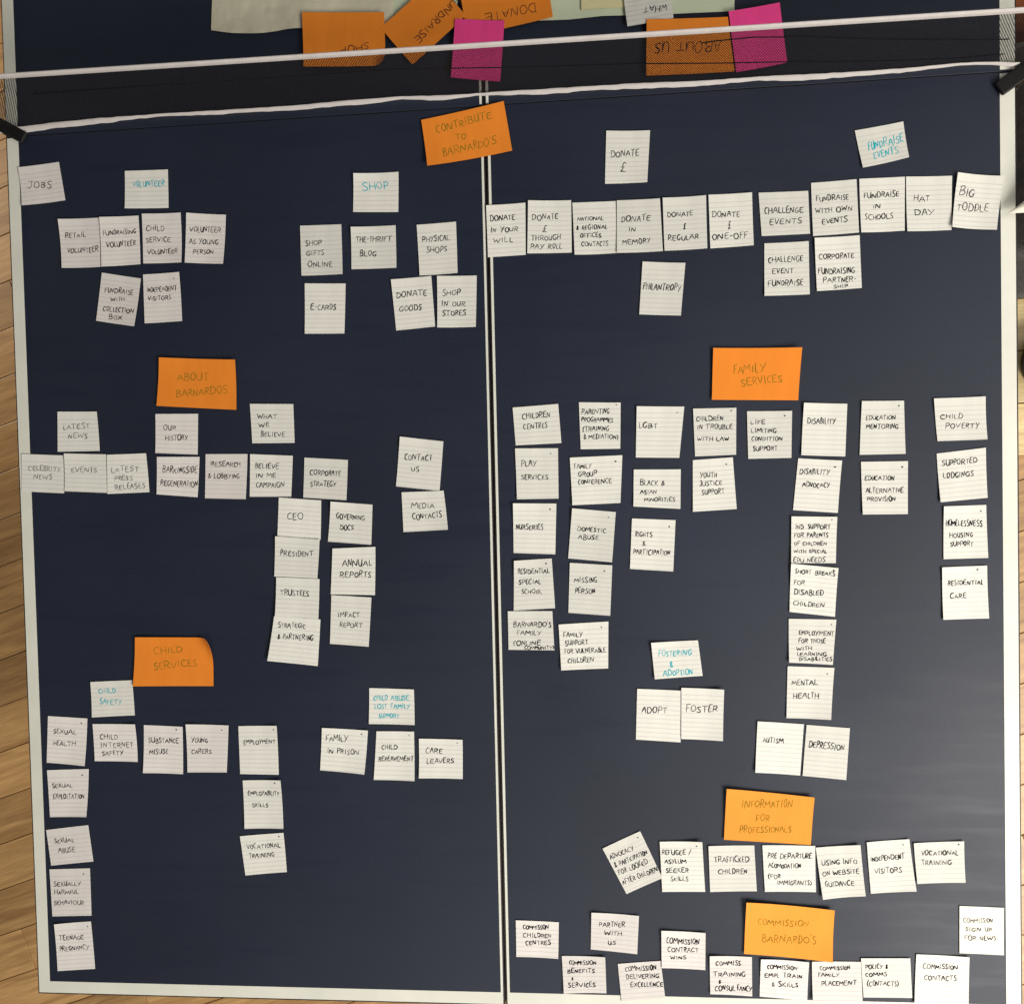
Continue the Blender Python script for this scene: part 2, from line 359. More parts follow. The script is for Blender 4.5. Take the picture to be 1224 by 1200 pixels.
# ---------------------------------------------------------------- loose sheets on the far half
def sheet(name, pts, z, m, label, cat, wrinkle, group=None, seed=0):
    """outline in metres (corners TL TR BR BL, or a polygon swept from the back edge); gently wrinkled, with thickness"""
    rnd = random.Random(seed); nx, ny = 40, 16
    front, back = pts
    ph = [rnd.uniform(0, 6.3) for _ in range(8)]
    def P_(u, v):
        fx = interp3(front, u); bx = interp3(back, u)
        x_, y_ = fx[0]+(bx[0]-fx[0])*v, fx[1]+(bx[1]-fx[1])*v
        k = wrinkle
        zz = z + k*(.5+.5*math.sin(x_*23+y_*6+ph[0]))*(.4+.6*v) + k*.6*(.5+.5*math.sin(x_*51-y_*22+ph[1])) + k*.8*max(0, math.sin(x_*13+y_*31+ph[2]))**3
        return (x_, y_, zz)
    vs = []; fs = []
    for j in range(ny+1):
        for i in range(nx+1): vs.append(P_(i/nx, j/ny))
    m_ = len(vs); vs += [(a, b, c-.0002) for a, b, c in vs]
    for j in range(ny):
        for i in range(nx):
            a = j*(nx+1)+i; fs.append((a, a+1, a+nx+2, a+nx+1)); fs.append((m_+a, m_+a+nx+1, m_+a+nx+2, m_+a+1))
    o = link(name, vs, fs, m, loc=(front[0][0], front[0][1], 0), smooth=True)
    return tag(o, label, cat, group)
def interp3(T, u):
    k = u*(len(T)-1); i = min(int(k), len(T)-2); k -= i
    return (T[i][0]+(T[i+1][0]-T[i][0])*k, T[i][1]+(T[i+1][1]-T[i][1])*k)
sheet("paper_sheet", ([(0.3408,1.5106),(0.3593,1.5062),(0.3778,1.5030),(0.4017,1.5013),(0.4241,1.5007),(0.4439,1.5018),(0.4611,1.5034),(0.4729,1.5038),(0.5030,1.5016),(0.5355,1.5006),(0.5744,1.5003),(0.6260,1.4991)], [(0.3488,1.6311),(0.4215,1.6279),(0.4871,1.6277),(0.5650,1.6240),(0.6357,1.6209)]), .0012, MT["sheet"], "large wrinkled cream sheet at the top left behind the orange notes", "paper sheet", .0022, "large sheets on the far half", 3)
sheet("paper_sheet", ([(0.8474,1.4887),(0.8910,1.4874),(0.9158,1.4881),(0.9405,1.4887),(0.9896,1.4864),(1.0383,1.4841),(1.0868,1.4829),(1.1326,1.4823)], [(0.8440,1.6165),(0.9429,1.6134),(1.0406,1.6127),(1.1346,1.6110)]), .0010, MT["green"], "pale green white sheet at the top right behind the WHAT card", "paper sheet", .0012, "large sheets on the far half", 5)
sheet("sticky_note", ([(0.9098,1.4983),(0.9345,1.4989),(0.9751,1.4977)], [(0.9079,1.5871),(0.9768,1.5889)]), .0038, MT["yellow"], "pale yellow note lying on the pale green sheet", "sticky note", .0006, None, 6)
sheet("paper_sheet", ([(0.5359,1.5143),(0.5878,1.5143),(0.6648,1.5124),(0.7221,1.5119)], [(0.5396,1.6410),(0.5912,1.6393),(0.6680,1.6356),(0.7441,1.6343)]), .0006, MT["green"], "pale sheet between the cream sheet and the DONATE note", "paper sheet", .0012, "large sheets on the far half", 8)


# ---------------------------------------------------------------- single-stroke handwriting
GL = {
 'A': (.8, [[(0,0),(.42,1),(.8,0)], [(.12,.36),(.7,.4)]]), 'B': (.72, [[(.08,0),(.1,1)], [(.0,.96),(.45,1),(.6,.78),(.4,.55),(.1,.52)], [(.1,.52),(.55,.48),(.7,.22),(.45,0),(0,.02)]]),
 'C': (.72, [[(.72,.88),(.4,1),(.1,.75),(.04,.35),(.25,.02),(.7,.08)]]), 'D': (.78, [[(.1,0),(.12,.98)], [(-.02,.96),(.45,.98),(.78,.6),(.62,.15),(.1,0)]]),
 'E': (.66, [[(.66,.99),(.1,.95),(.07,.03),(.68,.02)], [(.08,.5),(.56,.54)]]), 'F': (.64, [[(.1,0),(.1,.96)], [(0,.95),(.66,1)], [(.1,.5),(.48,.54)]]),
 'G': (.76, [[(.7,.9),(.38,1),(.06,.7),(.06,.25),(.35,0),(.62,.1),(.66,.38)], [(.4,.38),(.8,.42)]]), 'H': (.76, [[(.06,0),(.08,1)], [(.7,0),(.68,1)], [(.06,.5),(.7,.53)]]),
 'I': (.34, [[(.17,0),(.17,1)]]), 'J': (.6, [[(.15,1),(.62,.98)], [(.45,1),(.44,.2),(.28,-.02),(.04,.12)]]), 'K': (.72, [[(.08,0),(.08,1)], [(.66,1),(.12,.46)], [(.2,.52),(.7,0)]]),
 'L': (.58, [[(.08,1),(.06,.04),(.6,.04)]]), 'M': (.95, [[(0,0),(.1,1),(.46,.3),(.82,1),(.94,0)]]), 'N': (.82, [[(.03,0),(.08,1),(.66,.02),(.74,1)]]),
 'O': (.78, [[(.4,1),(.1,.8),(.03,.4),(.25,.02),(.58,.06),(.76,.45),(.62,.9),(.36,1)]]), 'P': (.66, [[(.08,0),(.1,1)], [(0,.96),(.45,1),(.64,.78),(.48,.5),(.1,.46)]]),
 'Q': (.8, [[(.4,1),(.1,.8),(.03,.4),(.25,.02),(.58,.06),(.76,.45),(.62,.9),(.36,1)], [(.5,.25),(.85,-.1)]]),
 'R': (.72, [[(.08,0),(.1,1)], [(0,.96),(.45,1),(.64,.78),(.48,.52),(.1,.48)], [(.26,.48),(.72,.0)]]), 'S': (.62, [[(.6,.9),(.35,1),(.08,.82),(.2,.58),(.52,.4),(.55,.12),(.28,0),(0,.1)]]),
 'T': (.74, [[(.38,0),(.36,.97)], [(0,.95),(.76,1)]]), 'U': (.74, [[(.04,1),(.06,.25),(.3,0),(.58,.12),(.68,1)], [(.68,1),(.7,.02)]]), 'V': (.72, [[(0,1),(.34,0),(.72,1)]]),
 'W': (1.05, [[(0,.98),(.22,.02),(.5,.7),(.74,.0),(1.04,1)]]), 'X': (.74, [[(0,1),(.72,0)], [(.7,1),(0,0)]]), 'Y': (.72, [[(0,1),(.34,.5)], [(.72,1),(.16,-.08)]]),
 'Z': (.7, [[(0,.97),(.66,.98),(.02,.02),(.7,.03)]]), '&': (.62, [[(.6,.05),(.12,.75),(.25,1),(.45,.85),(.05,.25),(.22,0),(.6,.4)]]),
 '£': (.62, [[(.62,.85),(.42,1),(.28,.8),(.3,.3),(.02,.0),(.3,.08),(.62,.02)], [(.04,.5),(.5,.52)]]), '(': (.34, [[(.32,1.1),(.06,.7),(.06,.2),(.3,-.12)]]),
 ')': (.34, [[(.02,1.1),(.3,.7),(.28,.2),(.02,-.12)]]), '-': (.45, [[(.04,.48),(.42,.5)]]), '/': (.5, [[(.5,1.1),(0,-.1)]]), '.': (.2, [[(.06,.0),(.14,.06)]]),
 "'": (.2, [[(.12,1.1),(.06,.82)]]), ' ': (.5, []),
}
def chaikin(p):
    if len(p) < 3: return p
    q = [p[0]]
    for i in range(len(p)-1):
        a, b = p[i], p[i+1]
        if i > 0: q.append((a[0]*.86+b[0]*.14, a[1]*.86+b[1]*.14))
        if i < len(p)-2: q.append((a[0]*.14+b[0]*.86, a[1]*.14+b[1]*.86))
    q.append(p[-1]); return q

def write(text, length, h, rnd):
    """polylines of one line of handwriting, x in 0..length, y centred on 0 (metres)"""
    gap = .14; slant = rnd.uniform(-.02, .12); items = []; x = 0
    for ch in text:
        w, st = GL.get(ch, GL[' ']); k = rnd.uniform(.78, 1.22)
        items.append((x, k, st)); x += w*k + gap*rnd.uniform(.7, 1.2)
    tot = max(x-gap, .2); sx = length/tot if len(text) > 1 else h*.9
    out = []
    for x, k, st in items:
        dy = rnd.uniform(-.09, .09); hs = rnd.uniform(.8, 1.12); ro = rnd.uniform(-.12, .12)
        for s in st:
            pl = []
            for a, b in s:
                a = a*k + rnd.uniform(-.038, .038); b = b*hs + rnd.uniform(-.04, .04)
                pl.append(((x+a)*sx + (b-.5)*h*(slant) , (b-.5+dy)*h + a*h*ro))
            out.append(chaikin(pl))   # rounded like a felt tip
    return out

# ---------------------------------------------------------------- cards and notes
NG = 10
def make_card(kind, cor, layer, dot, label, lines, idx):
    rnd = random.Random(1000+idx)
    orange = kind[0] == 'o'; pink = kind[0] == 'p'
    C4 = [Vector((a/10000, b/10000)) for a, b in cor]           # TL TR BR BL as written, metres on the table
    wid = (C4[1]-C4[0]).length; hei = (C4[3]-C4[0]).length
    z0 = .0009 + layer*.0009
    big = orange or pink
    lift = [rnd.choice((.0002, .0004, .0010, .0020, .0038))*(1.7 if big else 1)*rnd.uniform(.6, 1.2) for _ in range(4)]
    if layer == 0 and not big: lift = [l*.8 for l in lift]
    bow = rnd.uniform(0, .0004)
    if kind == 'oc': lift = [.002, .0, .001, .003]
    if kind in ('of', 'pk'): lift = [.001, .001, .0015, .0015]
    def pos(u, v, up=0.0):
        p = C4[0]*(1-u)*(1-v) + C4[1]*u*(1-v) + C4[2]*u*v + C4[3]*(1-u)*v
        z = z0
        for k, (a, b) in enumerate((((1-u), (1-v)), (u, (1-v)), (u, v), ((1-u), v))): z += lift[k]*(max(0, a*b-.2)/.8)**2
        z += bow*(abs(2*u-1)**2)
        if kind == 'oc' or (kind == 'of' and idx == 123):       # a corner that has come unstuck and rolls up
            cu, cv = (1, 0) if kind == 'oc' else (1, 1)
            cpt = C4[1] if kind == 'oc' else C4[2]
            ctr = (C4[0]+C4[2])/2; dr = (cpt-ctr).normalized(); reach = (cpt-ctr).length
            thr = reach-(.025 if kind == 'oc' else .018); s = (p-ctr).dot(dr)
            if s > thr:
                R_ = .021 if kind == 'oc' else .016; d = s-thr; a = d/R_
                p = p - dr*(d - R_*math.sin(a)); z += R_*(1-math.cos(a))
                if up:
                    p = p - dr*math.sin(a)*up; return Vector((p.x, p.y, z+up*math.cos(a)))
        return Vector((p.x, p.y, z+up))
    # mesh
    n = 20 if kind in ('oc', 'of') else NG
    vs = []; uv = []; phase = rnd.uniform(.0, .55); rules = hei*1000/6.9
    if kind[0] == 'w' and rnd.random() < .0: rules = 0
    for top in (1, 0):
        for j in range(n+1):
            for i in range(n+1):
                u, v = i/n, j/n
                vs.append(pos(u, v, .00022 if top else 0)); uv.append((u*wid*1000, v*rules+phase-.4))
    m_ = (n+1)**2; fs = []
    for j in range(n):
        for i in range(n):
            a = j*(n+1)+i; fs.append((a+n+1, a+n+2, a+1, a)); fs.append((m_+a, m_+a+1, m_+a+n+2, m_+a+n+1))
    ringi = [i for i in range(n)] + [(j*(n+1)+n) for j in range(n)] + [n*(n+1)+n-i for i in range(n)] + [(n-j)*(n+1) for j in range(n)]
    for k in range(len(ringi)):
        a, b = ringi[k], ringi[(k+1) % len(ringi)]; q = len(vs)     # cut edge: its own vertices, so it stays crisp
        vs += [vs[a], vs[b], vs[m_+b], vs[m_+a]]; uv += [uv[a], uv[b], uv[b], uv[a]]; fs.append((q, q+1, q+2, q+3))
    mk = {'o': 'o', 'p': 'p', 'w': 'w'}[kind[0]]
    if kind in ('wc', 'wd', 'wn', 'oi'): mk = {'wd': 'wc'}.get(kind, kind)
    ctr = (C4[0]+C4[2])/2; loc = (ctr.x, ctr.y, 0)
    o = link("sticky_note" if big else "index_card", vs, fs, MT[mk], loc=loc, uvs=uv, smooth=True)
    tag(o, label, "sticky note" if big else "index card",
        "orange heading notes" if orange else "pink notes behind the net" if pink else "ruled index cards laid out on the table")
    # ink
    ex = (C4[1]-C4[0]+C4[2]-C4[3])/2; ey = (C4[3]-C4[0]+C4[2]-C4[1])/2
    def uvof(p):
        u, v = .5, .5
        for _ in range(4):
            q = C4[0]*(1-u)*(1-v) + C4[1]*u*(1-v) + C4[2]*u*v + C4[3]*(1-u)*v
            e = p-q; det = ex.x*ey.y-ex.y*ey.x
            u += (e.x*ey.y-e.y*ey.x)/det; v += (ex.x*e.y-ex.y*e.x)/det
        return u, v
    im = {'wb': 'black', 'wd': 'black', 'wc': 'black', 'wn': 'black', 'wt': 'teal', 'wg': 'soft', 'of': 'red'}.get(kind, 'olive')
    hw = {'wb': .00063, 'wd': .00058, 'wc': .00068, 'wn': .00052, 'wt': .00066, 'wg': .00048, 'of': .00062}.get(kind, .00056)
    mb = MB(); cnt = 0
    for (txt, ax, ay, bx, by, h) in lines:
        A = Vector((ax/10000, ay/10000)); B = Vector((bx/10000, by/10000)); h = h*.93/10000
        d = (B-A); ln = d.length; d.normalize(); upv = Vector((-d.y, d.x))
        for pl in write(txt, ln, h, rnd):
            pts = []
            for i in range(len(pl)):
                if i:
                    a, b = pl[i-1], pl[i]; k = max(1, int(math.hypot(b[0]-a[0], b[1]-a[1])/.004))
                    for q in range(1, k): pts.append((a[0]+(b[0]-a[0])*q/k, a[1]+(b[1]-a[1])*q/k))
                pts.append(pl[i])
            P3 = []; off = .00032 + (cnt % 9)*.000012; cnt += 1; w0 = hw*rnd.uniform(.75, 1.3)
            for i, (x_, y_) in enumerate(pts):
                c = A + d*x_ + upv*y_
                a = pts[max(i-1, 0)]; b = pts[min(i+1, len(pts)-1)]
                t = Vector((b[0]-a[0], b[1]-a[1])); t = t.normalized() if t.length > 0 else Vector((1, 0))
                nx_ = d*(-t.y) + upv*t.x; w_ = w0*(.65 if i in (0, len(pts)-1) else rnd.uniform(.82, 1.12))
                for sg in (-1, 1):
                    u, v = uvof(c + nx_*w_*sg); P3.append(pos(u, v, off))
            mb.add(P3, [(2*i, 2*i+2, 2*i+3, 2*i+1) for i in range(len(pts)-1)])
    if mb.v: mb.build("handwriting", MT[im], o, loc=loc)
    if dot:
        u, v = uvof(Vector((dot[0]/10000, dot[1]/10000))); c = pos(u, v, .0004); r = rnd.uniform(.0008, .0013)
        db = MB(); db.add([c + Vector((math.cos(a*.7854)*r*1.2, math.sin(a*.7854)*r, 0)) for a in range(8)], [tuple(range(8))])
        db.build("ink_dot", MT['soft' if rnd.random() < .4 else 'black'], o, loc=loc)
    return o

# kind, corners (0.1 mm), layer, dot, label, lines (text, start, end, height)
CARDS = [
('wd', [(191, 13206), (861, 13257), (946, 12657), (242, 12602)], 0, None, 'white index card tilted left in the top left corner of the board reading JOBS', [('JOBS', 323, 12918, 732, 12917, 109)]),
('wt', [(1939, 13055), (2639, 13037), (2628, 12448), (1925, 12474)], 0, None, 'white ruled card with VOLUNTEER in turquoise ink between the JOBS card and the shop cards', [('VOLUNTEER', 2065, 12846, 2572, 12839, 101)]),
('wd', [(826, 12363), (1496, 12357), (1488, 11593), (864, 11601)], 0, None, 'leftmost card of the volunteer row reading RETAIL VOLUNTEER', [('RETAIL', 925, 12106, 1264, 12105, 90), ('VOLUNTEER', 957, 11871, 1465, 11875, 89)]),
('wd', [(1509, 12359), (2143, 12351), (2156, 11597), (1511, 11593)], 1, None, 'white ruled card reading FUNDRAISING VOLUNTEER touching the retail volunteer card', [('FUNDRAISING', 1554, 12112, 2091, 12116, 82), ('VOLUNTEER', 1601, 11929, 2078, 11930, 89)]),
('wd', [(2196, 12380), (2834, 12356), (2821, 11593), (2188, 11614)], 0, None, 'white ruled card reading CHILD SERVICE VOLUNTEER in the volunteer row', [('CHILD', 2254, 12152, 2548, 12143, 88), ('SERVICE', 2248, 11978, 2641, 11968, 83), ('VOLUNTEER', 2261, 11788, 2751, 11776, 82)]),
('wd', [(2920, 12354), (3554, 12289), (3490, 11538), (2864, 11594)], 0, None, 'rightmost card of the volunteer row reading VOLUNTEER AS YOUNG PERSON', [('VOLUNTEER', 2961, 12100, 3465, 12065, 88), ('AS YOUNG', 2945, 11924, 3419, 11878, 82), ('PERSON', 2999, 11758, 3335, 11738, 82)]),
('wd', [(1508, 11503), (2146, 11381), (2016, 10642), (1383, 10761)], 0, None, 'tilted ruled card reading FUNDRAISE WITH COLLECTION BOX below the volunteer row', [('FUNDRAISE', 1543, 11240, 2012, 11174, 90), ('WITH', 1638, 11089, 1857, 11073, 76), ('COLLECTION', 1505, 10948, 2014, 10881, 83), ('BOX', 1594, 10816, 1823, 10790, 83)]),
('wd', [(2179, 11443), (2776, 11449), (2793, 10695), (2179, 10686)], 0, (2680, 11359), 'white ruled card reading INDEPENDENT VISITORS below the child service volunteer card', [('INDEPENDENT', 2231, 11208, 2721, 11211, 83), ('VISITORS', 2249, 11068, 2617, 11067, 76)]),
('wt', [(5588, 12799), (6281, 12788), (6259, 12192), (5559, 12229)], 0, None, 'white ruled card with SHOP in turquoise ink, left of the middle seam', [('SHOP', 5704, 12598, 6112, 12616, 123)]),
('wb', [(4721, 12065), (5368, 12053), (5372, 11295), (4721, 11304)], 0, None, 'white ruled card reading SHOP GIFTS ONLINE, leftmost of the shop row', [('SHOP', 4800, 11796, 5052, 11799, 87), ('GIFTS', 4809, 11646, 5080, 11642, 81), ('ONLINE', 4823, 11471, 5210, 11462, 94)]),
('wb', [(5524, 11996), (6213, 11994), (6211, 11351), (5509, 11366)], 0, None, 'white ruled card reading THE-THRIFT BLOG directly below the turquoise SHOP card', [('THE-THRIFT', 5592, 11812, 6141, 11797, 87), ('BLOG', 5644, 11599, 5906, 11595, 93)]),
('wb', [(6538, 11983), (7143, 11998), (7149, 11230), (6566, 11217)], 0, None, 'white ruled card reading PHYSICAL SHOPS, right end of the shop row', [('PHYSICAL', 6615, 11767, 7043, 11770, 99), ('SHOPS', 6680, 11594, 6995, 11600, 92)]),
('wb', [(4769, 11186), (5413, 11153), (5369, 10398), (4749, 10417)], 0, None, 'white ruled card reading E-CARDS below the shop gifts card', [('E-CARDS', 4849, 10817, 5249, 10809, 88)]),
('wb', [(6121, 11179), (6743, 11206), (6783, 10444), (6180, 10408)], 0, None, 'white ruled card reading DONATE GOODS leaning left beside the shop in our stores card', [('DONATE', 6194, 10950, 6664, 10969, 105), ('GOODS', 6233, 10740, 6582, 10737, 93)]),
('wb', [(6834, 11198), (7439, 11179), (7408, 10409), (6820, 10421)], 0, None, 'white ruled card reading SHOP IN OUR STORES close to the middle seam', [('SHOP', 6909, 10948, 7192, 10945, 99), ('IN OUR', 6886, 10780, 7257, 10766, 80), ('STORES', 6902, 10634, 7260, 10637, 86)]),
('ob', [(6652, 13536), (7913, 13722), (8024, 12989), (6741, 12824)], 2, None, 'orange note reading CONTRIBUTE TO, lying across the middle seam', [('CONTRIBUTE', 6876, 13383, 7717, 13551, 117), ('TO', 7166, 13258, 7326, 13258, 104), ("BARNARDO'S", 6974, 13026, 7788, 13165, 123)]),
('wb', [(9430, 13213), (10073, 13171), (10018, 12420), (9395, 12439)], 0, None, 'white ruled card reading DONATE £ standing alone above the donate row', [('DONATE', 9491, 12867, 9910, 12861, 103), ('£', 9629, 12679, 9720, 12674, 140)]),
('wb', [(7609, 12213), (8202, 12223), (8188, 11453), (7616, 11445)], 0, None, 'white ruled card reading DONATE IN YOUR WILL beside the middle seam', [('DONATE', 7661, 12024, 8040, 12025, 91), ('IN YOUR', 7663, 11846, 8085, 11846, 79), ('WILL', 7703, 11697, 8008, 11691, 79)]),
('wb', [(8243, 12254), (8888, 12219), (8881, 11450), (8213, 11470)], 0, None, 'white ruled card reading DONATE £ THROUGH PAY ROLL, second of the donate row', [('DONATE', 8293, 12005, 8687, 11997, 91), ('£', 8450, 11839, 8517, 11836, 128), ('THROUGH', 8274, 11690, 8717, 11689, 80), ('PAY ROLL', 8265, 11575, 8739, 11551, 85)]),
('wb', [(8906, 12188), (9548, 12177), (9552, 11408), (8923, 11408)], 0, None, 'white ruled card reading NATIONAL & REGIONAL OFFICES CONTACTS', [('NATIONAL', 8980, 11942, 9364, 11934, 72), ('& REGIONAL', 8959, 11819, 9417, 11807, 78), ('OFFICES', 9012, 11698, 9323, 11688, 72), ('CONTACTS', 9028, 11573, 9424, 11556, 72)]),
('wb', [(9564, 12182), (10200, 12171), (10229, 11401), (9552, 11402)], 1, None, 'white ruled card reading DONATE IN MEMORY in the donate row', [('DONATE', 9631, 11904, 10054, 11903, 91), ('IN', 9731, 11746, 9840, 11746, 79), ('MEMORY', 9637, 11569, 10048, 11573, 85)]),
('wb', [(10240, 12179), (10872, 12183), (10880, 11414), (10253, 11403)], 0, None, 'white ruled card reading DONATE £ REGULAR in the donate row', [('DONATE', 10302, 11941, 10680, 11942, 90), ('£', 10533, 11770, 10587, 11773, 108), ('REGULAR', 10308, 11587, 10757, 11594, 84)]),
('wb', [(10910, 12194), (11536, 12186), (11551, 11423), (10924, 11412)], 0, None, 'white ruled card reading DONATE £ ONE-OFF, right end of the donate row', [('DONATE', 10958, 11904, 11361, 11898, 91), ('£', 11177, 11740, 11230, 11745, 114), ('ONE-OFF', 10953, 11576, 11470, 11580, 92)]),
('wb', [(9928, 11265), (10556, 11214), (10477, 10447), (9865, 10491)], 0, None, 'single ruled card reading PHILANTROPY below the donate row', [('PHILANTROPY', 9934, 10912, 10487, 10856, 108)]),
('wt', [(13015, 12997), (13691, 13080), (13765, 12565), (13117, 12452)], 0, None, 'tilted ruled card with FUNDRAISE EVENTS in turquoise ink near the top right', [('FUNDRAISE', 13201, 12760, 13692, 12862, 125), ('EVENTS', 13273, 12625, 13623, 12698, 112)]),
('wb', [(11634, 12184), (12344, 12172), (12362, 11553), (11670, 11554)], 0, None, 'white ruled card reading CHALLENGE EVENTS, widest and leftmost of the events row', [('CHALLENGE', 11717, 11917, 12273, 11910, 99), ('EVENTS', 11783, 11758, 12249, 11745, 92)]),
('wb', [(12387, 12283), (13030, 12299), (13058, 11533), (12403, 11513)], 0, None, 'white ruled card reading FUNDRAISE WITH OWN EVENTS', [('FUNDRAISE', 12455, 12056, 12916, 12061, 91), ('WITH OWN', 12445, 11879, 12966, 11888, 83), ('EVENTS', 12532, 11719, 12898, 11734, 83)]),
('wb', [(13071, 12304), (13712, 12298), (13697, 11526), (13081, 11524)], 0, None, 'white ruled card reading FUNDRAISE IN SCHOOLS', [('FUNDRAISE', 13131, 12060, 13625, 12063, 90), ('IN', 13255, 11895, 13366, 11893, 75), ('SCHOOLS', 13142, 11747, 13541, 11749, 82)]),
('wb', [(13723, 12294), (14365, 12272), (14351, 11504), (13730, 11510)], 0, None, 'white ruled card reading HAT DAY in the events row', [('HAT', 13830, 11973, 14049, 11969, 90), ('DAY', 13835, 11785, 14120, 11782, 97)]),
('wb', [(14434, 12305), (15069, 12214), (14960, 11462), (14344, 11531)], 1, None, 'white ruled card reading BIG TODDLE overlapping the right border line', [('BIG', 14461, 12036, 14671, 12006, 127), ('TODDLE', 14430, 11832, 14857, 11783, 112)]),
('wb', [(11707, 11446), (12338, 11441), (12347, 10676), (11695, 10679)], 0, None, 'white ruled card reading CHALLENGE EVENT FUNDRAISE', [('CHALLENGE', 11760, 11203, 12256, 11205, 92), ('EVENT', 11810, 11040, 12119, 11029, 84), ('FUNDRAISE', 11747, 10860, 12252, 10860, 92)]),
('wb', [(12421, 11482), (13065, 11495), (13086, 10734), (12449, 10717)], 0, None, 'white ruled card reading CORPORATE FUNDRAISING PARTNERSHIP', [('CORPORATE', 12481, 11210, 12988, 11215, 83), ('FUNDRAISING', 12471, 11005, 12993, 10999, 91), ('PARTNER-', 12537, 10873, 13006, 10874, 84), ('SHIP', 12685, 10775, 12886, 10781, 61)]),
('or', [(2418, 10138), (3645, 10055), (3630, 9287), (2342, 9392)], 2, None, 'orange note reading ABOUT, upper left of the board', [('ABOUT', 2691, 9825, 3195, 9813, 121), ('BARNARDOS', 2663, 9585, 3492, 9599, 127)]),
('wg', [(689, 9361), (1350, 9339), (1367, 8722), (667, 8730)], 0, None, 'white ruled card with faint LATEST NEWS on the far left of the about group', [('LATEST', 775, 9119, 1212, 9124, 91), ('NEWS', 852, 8977, 1172, 8970, 90)]),
('wd', [(2303, 9271), (2997, 9251), (2969, 8617), (2288, 8660)], 0, None, 'white ruled card reading OUR HISTORY below the orange about note', [('OUR', 2426, 9050, 2633, 9046, 83), ('HISTORY', 2454, 8892, 2815, 8900, 90)]),
('wg', [(64, 8712), (761, 8669), (752, 8069), (33, 8120)], 0, None, 'white ruled card reading CELEBRITY NEWS lying over the left border line', [('CELEBRITY', 159, 8488, 701, 8457, 85), ('NEWS', 250, 8349, 559, 8334, 84)]),
('wg', [(786, 8697), (1473, 8664), (1464, 8057), (769, 8101)], 1, None, 'white ruled card reading EVENTS between the celebrity news and press releases cards', [('EVENTS', 885, 8441, 1314, 8423, 91)]),
('wg', [(1480, 8658), (2136, 8661), (2162, 8053), (1471, 8041)], 0, None, 'white ruled card reading LATEST PRESS RELEASES', [('LATEST', 1540, 8424, 2013, 8423, 90), ('PRESS', 1596, 8290, 1900, 8285, 84), ('RELEASES', 1590, 8145, 2098, 8151, 90)]),
('wd', [(2303, 8601), (2998, 8581), (2950, 7952), (2285, 8014)], 0, None, 'white ruled card reading BARKINGSIDE REGENERATION', [('BARKINGSIDE', 2389, 8397, 2964, 8381, 103), ('REGENERATION', 2355, 8195, 2950, 8160, 90)]),
('wd', [(3099, 8620), (3774, 8603), (3731, 7901), (3066, 7933)], 0, None, 'white ruled card reading RESEARCH & LOBBYING', [('RESEARCH', 3174, 8471, 3657, 8451, 83), ('& LOBBYING', 3127, 8284, 3638, 8270, 83)]),
('wb', [(3839, 9376), (4530, 9349), (4534, 8752), (3859, 8766)], 0, None, 'white ruled card reading WHAT WE BELIEVE, above the believe in me card', [('WHAT', 3951, 9176, 4266, 9171, 76), ('WE', 3967, 9042, 4144, 9049, 76), ('BELIEVE', 4002, 8905, 4382, 8893, 76)]),
('wb', [(3821, 8599), (4502, 8554), (4454, 7924), (3790, 7938)], 0, None, 'white ruled card reading BELIEVE IN ME CAMPAIGN', [('BELIEVE', 3894, 8419, 4275, 8396, 88), ('IN ME', 3896, 8270, 4218, 8264, 77), ('CAMPAIGN', 3898, 8117, 4351, 8108, 89)]),
('wb', [(4684, 8520), (5370, 8465), (5330, 7846), (4649, 7904)], 0, None, 'white ruled card reading CORPORATE STRATEGY', [('CORPORATE', 4762, 8293, 5254, 8264, 88), ('STRATEGY', 4763, 8113, 5172, 8096, 88)]),
('wb', [(6198, 8795), (6867, 8702), (6788, 7953), (6114, 8039)], 0, None, 'white ruled card reading CONTACT US, apart on the right of the about group', [('CONTACT', 6264, 8490, 6683, 8452, 93), ('US', 6354, 8305, 6482, 8296, 87)]),
('wb', [(6198, 7946), (6854, 7954), (6909, 7359), (6211, 7337)], 0, None, 'white ruled card reading MEDIA CONTACTS below the contact us card', [('MEDIA', 6346, 7736, 6696, 7733, 87), ('CONTACTS', 6354, 7572, 6813, 7587, 100)]),
('wb', [(4256, 7915), (4934, 7854), (4902, 7245), (4217, 7307)], 0, None, 'white ruled card reading CEO, topmost of its stacked column', [('CEO', 4383, 7615, 4638, 7614, 105)]),
('wb', [(4190, 7316), (4894, 7251), (4839, 6650), (4151, 6692)], 1, None, 'white ruled card reading PRESIDENT below the CEO card', [('PRESIDENT', 4262, 7057, 4783, 7033, 93)]),
('wb', [(4185, 6681), (4876, 6641), (4841, 6019), (4155, 6067)], 2, None, 'white ruled card reading TRUSTEES below the president card', [('TRUSTEES', 4241, 6442, 4700, 6424, 94)]),
('wb', [(4139, 6082), (4875, 6014), (4809, 5291), (4012, 5381)], 3, None, 'white ruled card reading STRATEGIC & PARTNERING, lowest of the CEO column', [('STRATEGIC', 4195, 5939, 4632, 5917, 83), ('& PARTNERING', 4183, 5759, 4751, 5731, 89)]),
('wb', [(5088, 7831), (5736, 7769), (5702, 7152), (5019, 7216)], 0, None, 'white ruled card reading GOVERNING DOCS', [('GOVERNING', 5163, 7610, 5610, 7570, 82), ('DOCS', 5214, 7436, 5427, 7426, 87)]),
('wb', [(5092, 7107), (5771, 7121), (5742, 6377), (5041, 6401)], 1, None, 'white ruled card reading ANNUAL REPORTS in large letters', [('ANNUAL', 5235, 6879, 5711, 6873, 115), ('REPORTS', 5191, 6710, 5684, 6701, 99)]),
